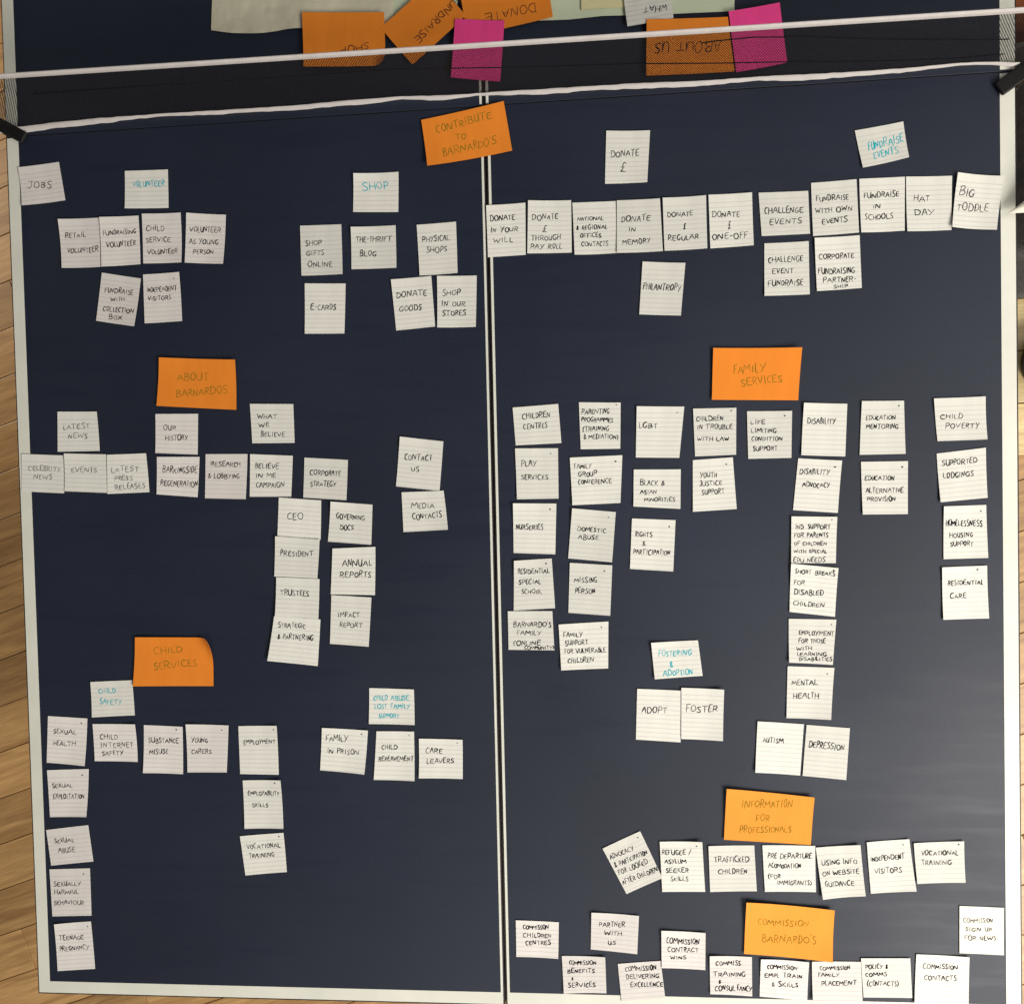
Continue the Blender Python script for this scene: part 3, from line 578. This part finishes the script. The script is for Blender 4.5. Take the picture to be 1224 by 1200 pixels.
('wb', [(5049, 6387), (5683, 6341), (5617, 5580), (5007, 5633)], 0, None, 'white ruled card reading IMPACT REPORT below the annual reports card', [('IMPACT', 5141, 6076, 5490, 6080, 83), ('REPORT', 5171, 5924, 5531, 5920, 83)]),
('oc', [(1862, 5772), (3130, 5751), (3118, 4989), (1804, 4997)], 2, None, 'orange note reading CHILD SERVICES with its top right corner curling up', [('CHILD', 2152, 5548, 2625, 5582, 123), ('SERVICES', 2150, 5307, 2853, 5379, 130)]),
('wt', [(1076, 5064), (1774, 5088), (1795, 4529), (1086, 4499)], 0, None, 'white ruled card with CHILD SAFETY in turquoise ink, under the curled orange note', [('CHILD', 1204, 4919, 1492, 4924, 85), ('SAFETY', 1219, 4748, 1582, 4753, 92)]),
('wd', [(337, 4521), (999, 4479), (943, 3722), (287, 3770)], 0, (896, 4404), 'white ruled card reading SEXUAL HEALTH, topmost card along the left border', [('SEXUAL', 421, 4276, 808, 4259, 85), ('HEALTH', 414, 4091, 794, 4081, 86)]),
('wd', [(1082, 4390), (1807, 4389), (1823, 3786), (1107, 3798)], 0, None, 'white ruled card reading CHILD INTERNET SAFETY', [('CHILD', 1198, 4190, 1499, 4186, 85), ('INTERNET', 1206, 4055, 1747, 4058, 86), ('SAFETY', 1229, 3920, 1586, 3933, 79)]),
('wd', [(1939, 4372), (2582, 4344), (2563, 3591), (1916, 3615)], 0, (2476, 4299), 'white ruled card reading SUBSTANCE MISUSE', [('SUBSTANCE', 2002, 4126, 2510, 4126, 85), ('MISUSE', 2016, 3950, 2328, 3950, 85)]),
('wd', [(2641, 4387), (3335, 4365), (3277, 3618), (2638, 3620)], 0, (3222, 4291), 'white ruled card reading YOUNG CARERS', [('YOUNG', 2713, 4129, 2982, 4129, 78), ('CARERS', 2713, 3953, 3043, 3957, 78)]),
('wd', [(290, 3649), (992, 3669), (940, 2902), (307, 2888)], 0, (878, 3571), 'white ruled card reading SEXUAL EXPLOITATION, second card down the left border', [('SEXUAL', 364, 3398, 706, 3408, 80), ('EXPLOITATION', 375, 3225, 902, 3228, 80)]),
('wd', [(233, 2679), (949, 2765), (1014, 2177), (299, 2103)], 0, None, 'white ruled card reading SEXUAL ABUSE tilted at the left border', [('SEXUAL', 366, 2499, 700, 2533, 79), ('ABUSE', 425, 2353, 712, 2365, 89)]),
('wd', [(264, 2040), (950, 2066), (949, 1299), (285, 1274)], 0, (841, 1972), 'white ruled card reading SEXUALLY HARMFUL BEHAVIOUR', [('SEXUALLY', 329, 1796, 784, 1816, 80), ('HARMFUL', 333, 1667, 742, 1682, 76), ('BEHAVIOUR', 322, 1502, 828, 1510, 80)]),
('wd', [(322, 1154), (936, 1205), (981, 436), (339, 382)], 0, (878, 1124), 'white ruled card reading TEENAGE PREGNANCY, lowest card along the left border', [('TEENAGE', 388, 923, 806, 949, 85), ('PREGNANCY', 390, 745, 884, 790, 85)]),
('wb', [(3490, 4351), (4123, 4361), (4121, 3584), (3496, 3594)], 0, (4068, 4299), 'white ruled card reading EMPLOYMENT above the employability card', [('EMPLOYMENT', 3568, 4094, 4089, 4112, 74)]),
('wb', [(3534, 3494), (4160, 3504), (4177, 2736), (3551, 2735)], 0, (4061, 3456), 'white ruled card reading EMPLOYABILITY SKILLS', [('EMPLOYABILITY', 3611, 3292, 4123, 3294, 74), ('SKILLS', 3673, 3108, 3937, 3110, 74)]),
('wb', [(3460, 2608), (4172, 2670), (4209, 2051), (3531, 1984)], 0, (4095, 2610), 'white ruled card reading VOCATIONAL TRAINING low on the left half of the board', [('VOCATIONAL', 3568, 2436, 4113, 2478, 81), ('TRAINING', 3601, 2292, 4010, 2322, 74)]),
('wt', [(5609, 4939), (6311, 4914), (6311, 4366), (5590, 4383)], 0, None, 'white ruled card with three turquoise lines reading CHILD ABUSE LOST FAMILY SUPPORT', [('CHILD ABUSE', 5675, 4791, 6238, 4784, 86), ('LOST FAMILY', 5686, 4657, 6242, 4655, 80), ('SUPPORT', 5748, 4505, 6070, 4504, 72)]),
('wb', [(4842, 4323), (5572, 4281), (5502, 3599), (4792, 3659)], 0, (5468, 4223), 'white ruled card reading FAMILY IN PRISON', [('FAMILY', 4896, 4166, 5244, 4151, 102), ('IN PRISON', 4913, 3969, 5423, 3940, 88)]),
('wb', [(5704, 4266), (6297, 4262), (6288, 3496), (5643, 3512)], 0, (6215, 4201), 'white ruled card reading CHILD BEREAVEMENT below the turquoise support card', [('CHILD', 5778, 4020, 6028, 4020, 80), ('BEREAVEMENT', 5729, 3839, 6279, 3839, 80)]),
('wb', [(6371, 4153), (7052, 4135), (7037, 3527), (6359, 3543)], 0, (6968, 4085), 'white ruled card reading CARE LEAVERS', [('CARE', 6472, 3970, 6733, 3970, 93), ('LEAVERS', 6482, 3800, 6903, 3811, 80)]),
('ob', [(10939, 9947), (12214, 9896), (12157, 9139), (10908, 9189)], 2, None, 'orange note reading FAMILY SERVICES, the topmost on the right half', [('FAMILY', 11232, 9623, 11695, 9641, 138), ('SERVICES', 11336, 9433, 11928, 9471, 126)]),
('wb', [(7939, 9178), (8629, 9210), (8666, 8622), (7973, 8609)], 0, None, 'white ruled card reading CHILDREN CENTRES, first in the family services columns', [('CHILDREN', 8079, 9044, 8508, 9061, 92), ('CENTRES', 8094, 8883, 8455, 8899, 86)]),
('wb', [(8941, 9224), (9565, 9196), (9546, 8512), (8954, 8521)], 0, (9500, 9165), 'white ruled card reading PARENTING PROGRAMMES (TRAINING & MEDIATION)', [('PARENTING', 8978, 9082, 9395, 9071, 79), ('PROGRAMMES', 8975, 8965, 9447, 8950, 74), ('(TRAINING', 8991, 8830, 9384, 8823, 86), ('& MEDIATION)', 9001, 8710, 9516, 8694, 80)]),
('wb', [(9802, 9133), (10504, 9106), (10418, 8349), (9775, 8374)], 0, (10397, 9022), 'white ruled card reading LGBT, narrowing towards its lower edge', [('LGBT', 9830, 8849, 10103, 8846, 85)]),
('wb', [(10633, 9071), (11264, 9062), (11251, 8373), (10651, 8364)], 0, (11189, 9022), 'white ruled card reading CHILDREN IN TROUBLE WITH LAW', [('CHILDREN', 10678, 8921, 11074, 8917, 73), ('IN TROUBLE', 10688, 8803, 11203, 8786, 73), ('WITH LAW', 10691, 8624, 11153, 8609, 67)]),
('wb', [(7963, 8563), (8612, 8547), (8605, 7791), (7976, 7795)], 0, (8502, 8470), 'white ruled card reading PLAY SERVICES below the children centres card', [('PLAY', 8051, 8335, 8282, 8340, 99), ('SERVICES', 8046, 8131, 8457, 8126, 81)]),
('wb', [(8788, 8400), (9575, 8414), (9533, 7700), (8813, 7684)], 0, (9472, 8325), 'white ruled card reading FAMILY GROUP CONFERENCE', [('FAMILY', 8850, 8269, 9109, 8268, 74), ('GROUP', 8909, 8147, 9193, 8152, 74), ('CONFERENCE', 8907, 8030, 9411, 8032, 74)]),
('wb', [(9741, 8195), (10436, 8178), (10420, 7590), (9725, 7644)], 0, None, 'white ruled card reading BLACK & ASIAN MINORITIES', [('BLACK &', 9832, 7996, 10197, 7987, 86), ('ASIAN', 9830, 7855, 10073, 7855, 73), ('MINORITIES', 9888, 7741, 10344, 7732, 67)]),
('wb', [(10617, 8310), (11202, 8335), (11247, 7570), (10604, 7543)], 0, (11105, 8235), 'white ruled card reading YOUTH JUSTICE SUPPORT', [('YOUTH', 10718, 8082, 10965, 8081, 79), ('JUSTICE', 10710, 7961, 11041, 7964, 79), ('SUPPORT', 10738, 7832, 11075, 7842, 79)]),
('wb', [(11419, 9006), (12068, 8988), (12052, 8302), (11426, 8306)], 0, (11962, 8922), 'white ruled card reading LIFE LIMITING CONDITION SUPPORT below the orange family note', [('LIFE', 11471, 8845, 11682, 8842, 76), ('LIMITING', 11476, 8721, 11844, 8709, 69), ('CONDITION', 11481, 8599, 11930, 8585, 62), ('SUPPORT', 11500, 8453, 11847, 8446, 69)]),
('wb', [(12238, 9099), (12863, 9067), (12824, 8300), (12191, 8336)], 0, None, 'white ruled card reading DISABILITY', [('DISABILITY', 12286, 8836, 12696, 8819, 90)]),
('wb', [(13067, 9097), (13665, 9083), (13678, 8313), (13028, 8318)], 0, (13592, 9011), 'white ruled card reading EDUCATION MENTORING', [('EDUCATION', 13125, 8853, 13544, 8846, 68), ('MENTORING', 13130, 8729, 13582, 8718, 75)]),
('wb', [(14081, 9099), (14795, 9102), (14820, 8486), (14128, 8483)], 0, None, 'white ruled card reading CHILD POVERTY, topmost card of the rightmost column', [('CHILD', 14171, 8835, 14486, 8828, 82), ('POVERTY', 14242, 8700, 14714, 8692, 81)]),
('wb', [(12150, 8292), (12773, 8240), (12706, 7477), (12065, 7534)], 0, (12674, 8150), 'white ruled card reading DISABILITY ADVOCACY', [('DISABILITY', 12168, 8105, 12593, 8080, 83), ('ADVOCACY', 12206, 7911, 12597, 7880, 82)]),
('wb', [(13047, 8215), (13710, 8206), (13702, 7437), (13059, 7445)], 0, (13629, 8123), 'white ruled card reading EDUCATION ALTERNATIVE PROVISION', [('EDUCATION', 13101, 7973, 13515, 7965, 76), ('ALTERNATIVE', 13113, 7794, 13646, 7787, 76), ('PROVISION', 13125, 7670, 13531, 7664, 76)]),
('wb', [(14117, 8303), (14799, 8368), (14817, 7645), (14157, 7597)], 0, None, 'tilted ruled card reading SUPPORTED LODGINGS', [('SUPPORTED', 14191, 8162, 14684, 8198, 89), ('LODGINGS', 14203, 7981, 14630, 8010, 82)]),
('wb', [(7914, 7735), (8570, 7716), (8537, 6951), (7903, 6983)], 0, (8473, 7632), 'white ruled card reading NURSERIES', [('NURSERIES', 7951, 7377, 8367, 7362, 84)]),
('wb', [(8808, 7638), (9461, 7567), (9391, 6815), (8731, 6886)], 0, (9349, 7490), 'white ruled card reading DOMESTIC ABUSE', [('DOMESTIC', 8880, 7334, 9312, 7296, 78), ('ABUSE', 8888, 7211, 9199, 7188, 78)]),
('wb', [(9701, 7465), (10347, 7425), (10298, 6660), (9656, 6710)], 0, (10252, 7331), 'white ruled card reading RIGHTS & PARTICIPATION', [('RIGHTS', 9746, 7221, 9998, 7212, 71), ('&', 9848, 7094, 9903, 7093, 82), ('PARTICIPATION', 9714, 6972, 10256, 6939, 78)]),
('wb', [(7909, 6865), (8482, 6890), (8517, 6135), (7886, 6107)], 0, (8394, 6814), 'white ruled card reading RESIDENTIAL SPECIAL SCHOOL', [('RESIDENTIAL', 7964, 6704, 8447, 6701, 78), ('SPECIAL', 7972, 6538, 8315, 6547, 79), ('SCHOOL', 8014, 6400, 8323, 6395, 73)]),
('wb', [(8755, 6818), (9393, 6770), (9347, 6009), (8717, 6062)], 0, (9272, 6686), 'white ruled card reading MISSING PERSON', [('MISSING', 8819, 6566, 9158, 6549, 84), ('PERSON', 8827, 6399, 9127, 6380, 83)]),
('wb', [(7795, 6100), (8474, 6093), (8492, 5496), (7793, 5511)], 0, None, 'white ruled card reading FAMILY (ONLINE COMMUNITY), bottom left of the family columns', [("BARNARDO'S", 7878, 5890, 8453, 5895, 85), ('FAMILY', 7926, 5766, 8298, 5764, 78), ('(ONLINE', 7872, 5614, 8289, 5610, 79), ('COMMUNITY)', 8039, 5539, 8484, 5541, 57)]),
('wb', [(8565, 5888), (9318, 5923), (9301, 5214), (8592, 5194)], 0, (9211, 5840), 'white ruled card reading FAMILY SUPPORT FOR VULNERABLE CHILDREN', [('FAMILY', 8634, 5724, 8925, 5732, 84), ('SUPPORT', 8654, 5603, 9006, 5616, 79), ('FOR VULNERABLE', 8646, 5483, 9265, 5499, 79), ('CHILDREN', 8693, 5336, 9090, 5350, 79)]),
('wt', [(9950, 5598), (10646, 5626), (10708, 5091), (9995, 5049)], 0, None, 'white ruled card with FOSTERING & ADOPTION in turquoise ink', [('FOSTERING', 10060, 5430, 10558, 5447, 94), ('&', 10222, 5273, 10304, 5278, 106), ('ADOPTION', 10120, 5135, 10559, 5153, 95)]),
('wb', [(12038, 7442), (12693, 7420), (12666, 6741), (12023, 6756)], 1, (12617, 7379), 'white ruled card reading IND. SUPPORT FOR PARENTS OF CHILDREN WITH SPECIAL EDU NEEDS', [('IND. SUPPORT', 12094, 7287, 12597, 7276, 72), ('FOR PARENTS', 12073, 7163, 12563, 7156, 65), ('OF CHILDREN', 12071, 7039, 12543, 7033, 59), ('WITH SPECIAL', 12063, 6929, 12541, 6919, 59), ('EDU NEEDS', 12055, 6804, 12521, 6792, 72)]),
('wb', [(12021, 6746), (12702, 6668), (12646, 5951), (11992, 6032)], 0, (12635, 6633), 'white ruled card reading SHORT BREAKS FOR DISABLED CHILDREN', [('SHORT BREAKS', 12080, 6637, 12654, 6581, 72), ('FOR', 12065, 6463, 12219, 6461, 65), ('DISABLED', 12063, 6326, 12491, 6303, 85), ('CHILDREN', 12048, 6159, 12502, 6123, 79)]),
('wb', [(11981, 5930), (12668, 5908), (12606, 5240), (11972, 5282)], 0, (12594, 5837), 'white ruled card reading EMPLOYMENT FOR THOSE WITH LEARNING DISABILITIES', [('EMPLOYMENT', 12126, 5721, 12624, 5702, 72), ('FOR THOSE', 12118, 5600, 12508, 5595, 73), ('WITH', 12084, 5488, 12308, 5489, 60), ('LEARNING', 12096, 5409, 12525, 5402, 60), ('DISABILITIES', 12121, 5333, 12600, 5329, 60)]),
('wb', [(14206, 7536), (14802, 7544), (14818, 6777), (14199, 6770)], 0, (14728, 7456), 'white ruled card reading HOMELESSNESS HOUSING SUPPORT', [('HOMELESSNESS', 14238, 7291, 14745, 7286, 96), ('HOUSING', 14286, 7119, 14614, 7115, 77), ('SUPPORT', 14297, 6990, 14619, 6987, 71)]),
('wb', [(14173, 6651), (14802, 6665), (14824, 5899), (14182, 5888)], 0, (14672, 6610), 'white ruled card reading RESIDENTIAL CARE', [('RESIDENTIAL', 14255, 6427, 14751, 6425, 84), ('CARE', 14284, 6233, 14514, 6236, 77)]),
('wb', [(11955, 5225), (12629, 5197), (12566, 4431), (11926, 4455)], 0, (12527, 5107), 'white ruled card reading MENTAL HEALTH', [('MENTAL', 12013, 4987, 12386, 4978, 91), ('HEALTH', 12029, 4785, 12403, 4789, 91)]),
('wb', [(11504, 4407), (12179, 4360), (12115, 3595), (11457, 3643)], 0, None, 'white ruled card reading AUTISM beside the depression card', [('AUTISM', 11580, 4135, 11880, 4106, 85)]),
('wb', [(12220, 4350), (12844, 4300), (12782, 3528), (12149, 3592)], 0, None, 'white ruled card reading DEPRESSION', [('DEPRESSION', 12248, 4066, 12759, 4014, 104)]),
('wb', [(9731, 4903), (10376, 4872), (10363, 4090), (9697, 4134)], 0, None, 'white ruled card reading ADOPT', [('ADOPT', 9801, 4585, 10166, 4580, 105)]),
('wb', [(10389, 4917), (11016, 4890), (10987, 4118), (10373, 4145)], 1, None, 'white ruled card reading FOSTER touching the ADOPT card', [('FOSTER', 10452, 4617, 10917, 4595, 118)]),
('oi', [(11030, 3404), (12309, 3281), (12253, 2562), (10981, 2628)], 2, None, 'orange note reading INFORMATION FOR PROFESSIONALS', [('INFORMATION', 11254, 3169, 11998, 3179, 124), ('FOR', 11460, 2962, 11658, 2963, 113), ('PROFESSIONALS', 11217, 2778, 11972, 2795, 107)]),
('wb', [(9161, 2470), (9735, 2742), (10056, 2031), (9511, 1776)], 0, (9698, 2644), 'strongly tilted card reading ADVOCACY & PARTICIPATION FOR LOOKED AFTER CHILDREN', [('ADVOCACY', 9269, 2340, 9626, 2480, 82), ('& PARTICIPATION', 9342, 2205, 9833, 2428, 82), ('FOR LOOKED', 9393, 2102, 9836, 2281, 82), ('AFTER CHILDREN', 9450, 1955, 9984, 2174, 82)]),
('wb', [(10025, 2585), (10656, 2599), (10691, 1830), (10049, 1821)], 1, (10573, 2531), 'white ruled card reading REFUGEE / ASYLUM SEEKER SKILLS', [('REFUGEE /', 10057, 2418, 10492, 2433, 81), ('ASYLUM', 10097, 2288, 10415, 2292, 76), ('SEEKER', 10110, 2144, 10445, 2157, 76), ('SKILLS', 10177, 2018, 10443, 2027, 76)]),
('wb', [(10751, 2527), (11428, 2539), (11455, 1851), (10766, 1825)], 0, None, 'white ruled card reading TRAFFICKED CHILDREN', [('TRAFFICKED', 10834, 2317, 11349, 2326, 92), ('CHILDREN', 10889, 2137, 11320, 2153, 81)]),
('wb', [(11548, 2543), (12314, 2550), (12321, 1850), (11575, 1842)], 0, None, 'white ruled card reading PRE DEPARTURE ACOMODATION (FOR IMMIGRANTS)', [('PRE DEPARTURE', 11627, 2382, 12266, 2389, 86), ('ACOMODATION', 11630, 2232, 12108, 2238, 76), ('(FOR', 11628, 2076, 11810, 2081, 75), ('IMMIGRANTS)', 11757, 1981, 12255, 1988, 75)]),
('wb', [(12325, 2519), (12966, 2572), (13035, 1805), (12412, 1752)], 1, None, 'white ruled card reading USING INFO ON WEBSITE GUIDANCE', [('USING INFO', 12407, 2293, 12918, 2326, 81), ('ON WEBSITE', 12417, 2130, 12946, 2178, 81), ('GUIDANCE', 12451, 1975, 12878, 1996, 81)]),
('wb', [(13064, 2604), (13672, 2659), (13765, 1887), (13116, 1834)], 0, (13585, 2572), 'white ruled card reading INDEPENDENT VISITORS between the website guidance and right VOCATIONAL TRAINING cards', [('INDEPENDENT', 13118, 2356, 13601, 2399, 87), ('VISITORS', 13176, 2171, 13564, 2200, 81)]),
('wb', [(13737, 2598), (14447, 2636), (14466, 2020), (13778, 1998)], 0, (14371, 2586), 'white ruled card reading VOCATIONAL TRAINING, right end of the professionals row', [('VOCATIONAL', 13851, 2451, 14370, 2463, 74), ('TRAINING', 13849, 2306, 14280, 2317, 74)]),
('wn', [(14381, 1670), (15007, 1653), (15002, 950), (14375, 968)], 0, None, 'unruled looking card reading COMMISSION SIGN UP FOR NEWS by the right border', [('COMMISSION', 14432, 1455, 14848, 1459, 68), ('SIGN UP', 14460, 1329, 14835, 1323, 62), ('FOR NEWS', 14447, 1192, 14893, 1198, 74)]),
('wb', [(13759, 940), (14510, 918), (14498, 177), (13719, 206)], 0, None, 'white ruled card reading COMMISSION CONTACTS in the bottom row', [('COMMISSION', 13852, 758, 14349, 763, 80), ('CONTACTS', 13869, 590, 14330, 601, 87)]),
('wb', [(12961, 865), (13669, 880), (13693, 286), (12991, 277)], 1, None, 'white ruled card reading POLICY & COMMS (CONTACTS)', [('POLICY &', 13020, 741, 13349, 748, 75), ('COMMS', 13024, 622, 13336, 630, 69), ('(CONTACTS)', 13047, 491, 13496, 502, 87)]),
('oi', [(11292, 1701), (12578, 1598), (12535, 827), (11251, 902)], 2, None, 'orange note reading COMMISSION, lowest on the board', [('COMMISSION', 11465, 1402, 12208, 1372, 108), ("BARNARDO'S", 11524, 1134, 12309, 1138, 119)]),
('wc', [(7810, 1345), (8471, 1324), (8451, 764), (7805, 778)], 0, None, 'white ruled card reading COMMISSION CHILDREN CENTRES near the middle seam', [('COMMISSION', 7920, 1242, 8314, 1238, 72), ('CHILDREN', 7917, 1115, 8350, 1117, 72), ('CENTRES', 7953, 997, 8342, 1002, 72)]),
('wc', [(8974, 1491), (9693, 1449), (9655, 855), (8952, 915)], 0, None, 'white ruled card reading PARTNER WITH US', [('PARTNER', 9082, 1304, 9481, 1306, 88), ('WITH', 9165, 1166, 9429, 1163, 72), ('US', 9217, 1027, 9341, 1029, 72)]),
('wc', [(10025, 1233), (10686, 1207), (10672, 642), (10020, 657)], 1, None, 'white ruled card reading COMMISSION CONTRACT WINS', [('COMMISSION', 10102, 1074, 10591, 1067, 93), ('CONTRACT', 10116, 940, 10573, 941, 82), ('WINS', 10157, 816, 10391, 821, 60)]),
('wc', [(8507, 804), (9169, 809), (9177, 241), (8527, 233)], 0, None, 'white ruled card reading COMMISSION BENEFITS & SERVICES', [('COMMISSION', 8619, 704, 9032, 713, 72), ('BENEFITS', 8589, 571, 9008, 586, 72), ('&', 8652, 451, 8695, 452, 44), ('SERVICES', 8590, 356, 9014, 372, 77)]),
('wc', [(9359, 698), (10007, 759), (10066, 186), (9404, 123)], 0, None, 'white ruled card reading COMMISSION DELIVERING EXCELLENCE over the bottom border line', [('COMMISSION', 9468, 629, 9941, 651, 82), ('DELIVERING', 9481, 498, 9981, 537, 76), ('EXCELLENCE', 9544, 379, 10038, 407, 77)]),
('wc', [(10741, 859), (11368, 850), (11365, 246), (10742, 274)], 0, None, 'white ruled card reading COMMISS. TRAINING & CONSULTANCY', [('COMMISS.', 10832, 747, 11223, 755, 76), ('TRAINING', 10787, 572, 11272, 578, 76), ('&', 10875, 457, 10912, 458, 48), ('CONSULTANCY', 10815, 366, 11359, 363, 87)]),
('wc', [(11499, 826), (12203, 798), (12172, 202), (11475, 246)], 0, None, 'white ruled card reading COMMISSION EMPL TRAIN. & SKILLS', [('COMMISSION', 11594, 707, 12033, 695, 71), ('EMPL TRAIN.', 11551, 576, 12119, 570, 76), ('& SKILLS', 11659, 438, 12045, 439, 76)]),
('wc', [(12247, 802), (12965, 807), (12979, 209), (12250, 217)], 0, None, 'white ruled card reading COMMISSION FAMILY PLACEMENT', [('COMMISSION', 12365, 702, 12804, 717, 65), ('FAMILY', 12338, 597, 12643, 604, 59), ('PLACEMENT', 12383, 474, 12894, 492, 76)]),
('of', [(4873, 15233), (6138, 15141), (6142, 14348), (4875, 14421)], 7, None, 'orange note reading SHOP upside down behind the net', [('SHOP', 5893, 14651, 5440, 14632, 123)]),
('of', [(6912, 15582), (7379, 15007), (6549, 14338), (6078, 14916)], 6, None, 'orange note reading FUNDRAISE turned diagonally behind the net', [('FUNDRAISE', 7284, 15284, 6622, 14692, 122)]),
('of', [(7276, 15469), (8581, 15589), (8677, 14889), (7396, 14699)], 6, None, 'orange note reading DONATE upside down behind the net', [('DONATE', 8432, 15053, 7667, 14950, 146)]),
('pk', [(7217, 14959), (7956, 14881), (7873, 13993), (7132, 14104)], 8, None, 'blank bright pink note behind the net over the middle seam', []),
('of', [(10051, 14754), (11221, 14704), (11304, 13916), (10030, 13940)], 7, None, 'orange note reading ABOUT US upside down behind the net', [('ABOUT US', 11118, 14300, 10164, 14330, 168)]),
('pk', [(11232, 14777), (11959, 14849), (12054, 13986), (11326, 13897)], 8, None, 'blank bright pink note overlapping the orange ABOUT US note', []),
('wb', [(9674, 15494), (10368, 15525), (10440, 14751), (9769, 14678)], 6, None, 'white index card reading WHAT upside down at the top of the photo', [('WHAT', 10346, 14914, 10005, 14903, 96)])
]
for i, c in enumerate(CARDS): make_card(*c, i)

# ---------------------------------------------------------------- things past the right edge of the table
def fold_sheet():
    # a loose folded sheet hanging over the right border, its tip lifted off the table
    tip = Vector((1.508, 1.166, .012))
    a = Vector((1.590, 1.225, .055)); b = Vector((1.600, 1.160, .030)); ridge = Vector((1.590, 1.188, .052))
    n = 10; vs = []; fs = []
    for i in range(n+1):
        k = i/n
        A = tip.lerp(a, k); R_ = tip.lerp(ridge, k) + Vector((0, 0, .004*math.sin(k*3.14))); B = tip.lerp(b, k)
        vs += [A, (A+R_)/2 + Vector((0, 0, .001)), R_, (R_+B)/2 + Vector((0, 0, .0015)), B]
    m_ = len(vs); vs += [v - Vector((0, 0, .0003)) for v in vs]
    for i in range(n):
        for j in range(4):
            q = i*5+j; fs += [(q, q+1, q+6, q+5), (m_+q, m_+q+5, m_+q+6, m_+q+1)]
    o = link("paper_sheet", vs, fs, MT['white'], loc=tuple(tip), smooth=False)
    tag(o, "lifted tip of a folded white sheet poking over the right border line", "paper sheet")
fold_sheet()
def cushion(name, x0, x1, y0, y1, z0, z1, m, label, cat, seed):
    rnd = random.Random(seed); n = 24; vs = []; fs = []
    ph = [rnd.uniform(0, 6) for _ in range(4)]
    for j in range(n+1):
        for i in range(2*n):
            th = math.pi*i/n; v = j/n; la = math.pi*(v-.5)
            c = math.copysign(abs(math.cos(th))**.45, math.cos(th)); s_ = math.copysign(abs(math.sin(th))**.45, math.sin(th))
            k = abs(math.cos(la))**.35
            w = 1 + .03*math.sin(5*th+ph[0]) + .03*math.sin(9*la+ph[1])
            vs.append(((x0+x1)/2+(x1-x0)/2*c*k*w, (y0+y1)/2+(y1-y0)/2*s_*k*w, (z0+z1)/2+(z1-z0)/2*math.copysign(abs(math.sin(la))**.6, math.sin(la))))
    for j in range(n):
        for i in range(2*n): fs.append((j*2*n+i, j*2*n+(i+1) % (2*n), (j+1)*2*n+(i+1) % (2*n), (j+1)*2*n+i))
    o = link(name, vs, fs, m, loc=((x0+x1)/2, (y0+y1)/2, z0), smooth=True)
    return tag(o, label, cat)
cushion("black_bag", 1.585, 1.99, 1.215, 1.60, FZ+.001, -.24, MT['fabric'], "black fabric bag standing on the floor past the right table edge", "bag", 3)
cushion("brown_cloth_bundle", 1.60, 1.95, 1.66, 2.10, FZ+.001, -.42, MT['brown'], "red brown cloth bundle past the top right table corner", "cloth bundle", 4)
def pallet():
    e = empty("wooden_crate_lid", (2.05, 1.055, FZ+.001))
    for k in range(3):
        y0 = .882 + k*.118
        b = MB(); b.box((1.80, y0, FZ+.024), (2.35, y0+.1155, FZ+.040), .002); b.build("slat", MT['pine'], e)
    for x in (1.90, 2.2):
        b = MB(); b.box((x, .884, FZ+.001), (x+.05, 1.232, FZ+.0235), .002); b.build("batten", MT['pine'], e)
    tag(e, "pale pine slats lying on the floor past the right table edge", "crate lid")
pallet()
def tin():
    c = Vector((1.925, 1.085, FZ+.041)); b = MB(); n = 40
    prof = [(0, 0), (.056, 0), (.060, .004), (.060, .052), (.063, .054), (.063, .066), (.060, .069), (.050, .069), (.047, .065), (.020, .064), (0, .064)]
    vs = []; 
    for r_, z_ in prof:
        for k in range(n): vs.append(c + Vector((math.cos(k*2*math.pi/n)*max(r_, .0005), math.sin(k*2*math.pi/n)*max(r_, .0005), z_)))
    fs = [(i*n+k, i*n+(k+1) % n, (i+1)*n+(k+1) % n, (i+1)*n+k) for i in range(len(prof)-1) for k in range(n)]
    o = link("black_tub", vs, fs, MT['metal'], loc=tuple(c)); tag(o, "round black tub with a rimmed lid on the pale pine slats", "tub")
tin()
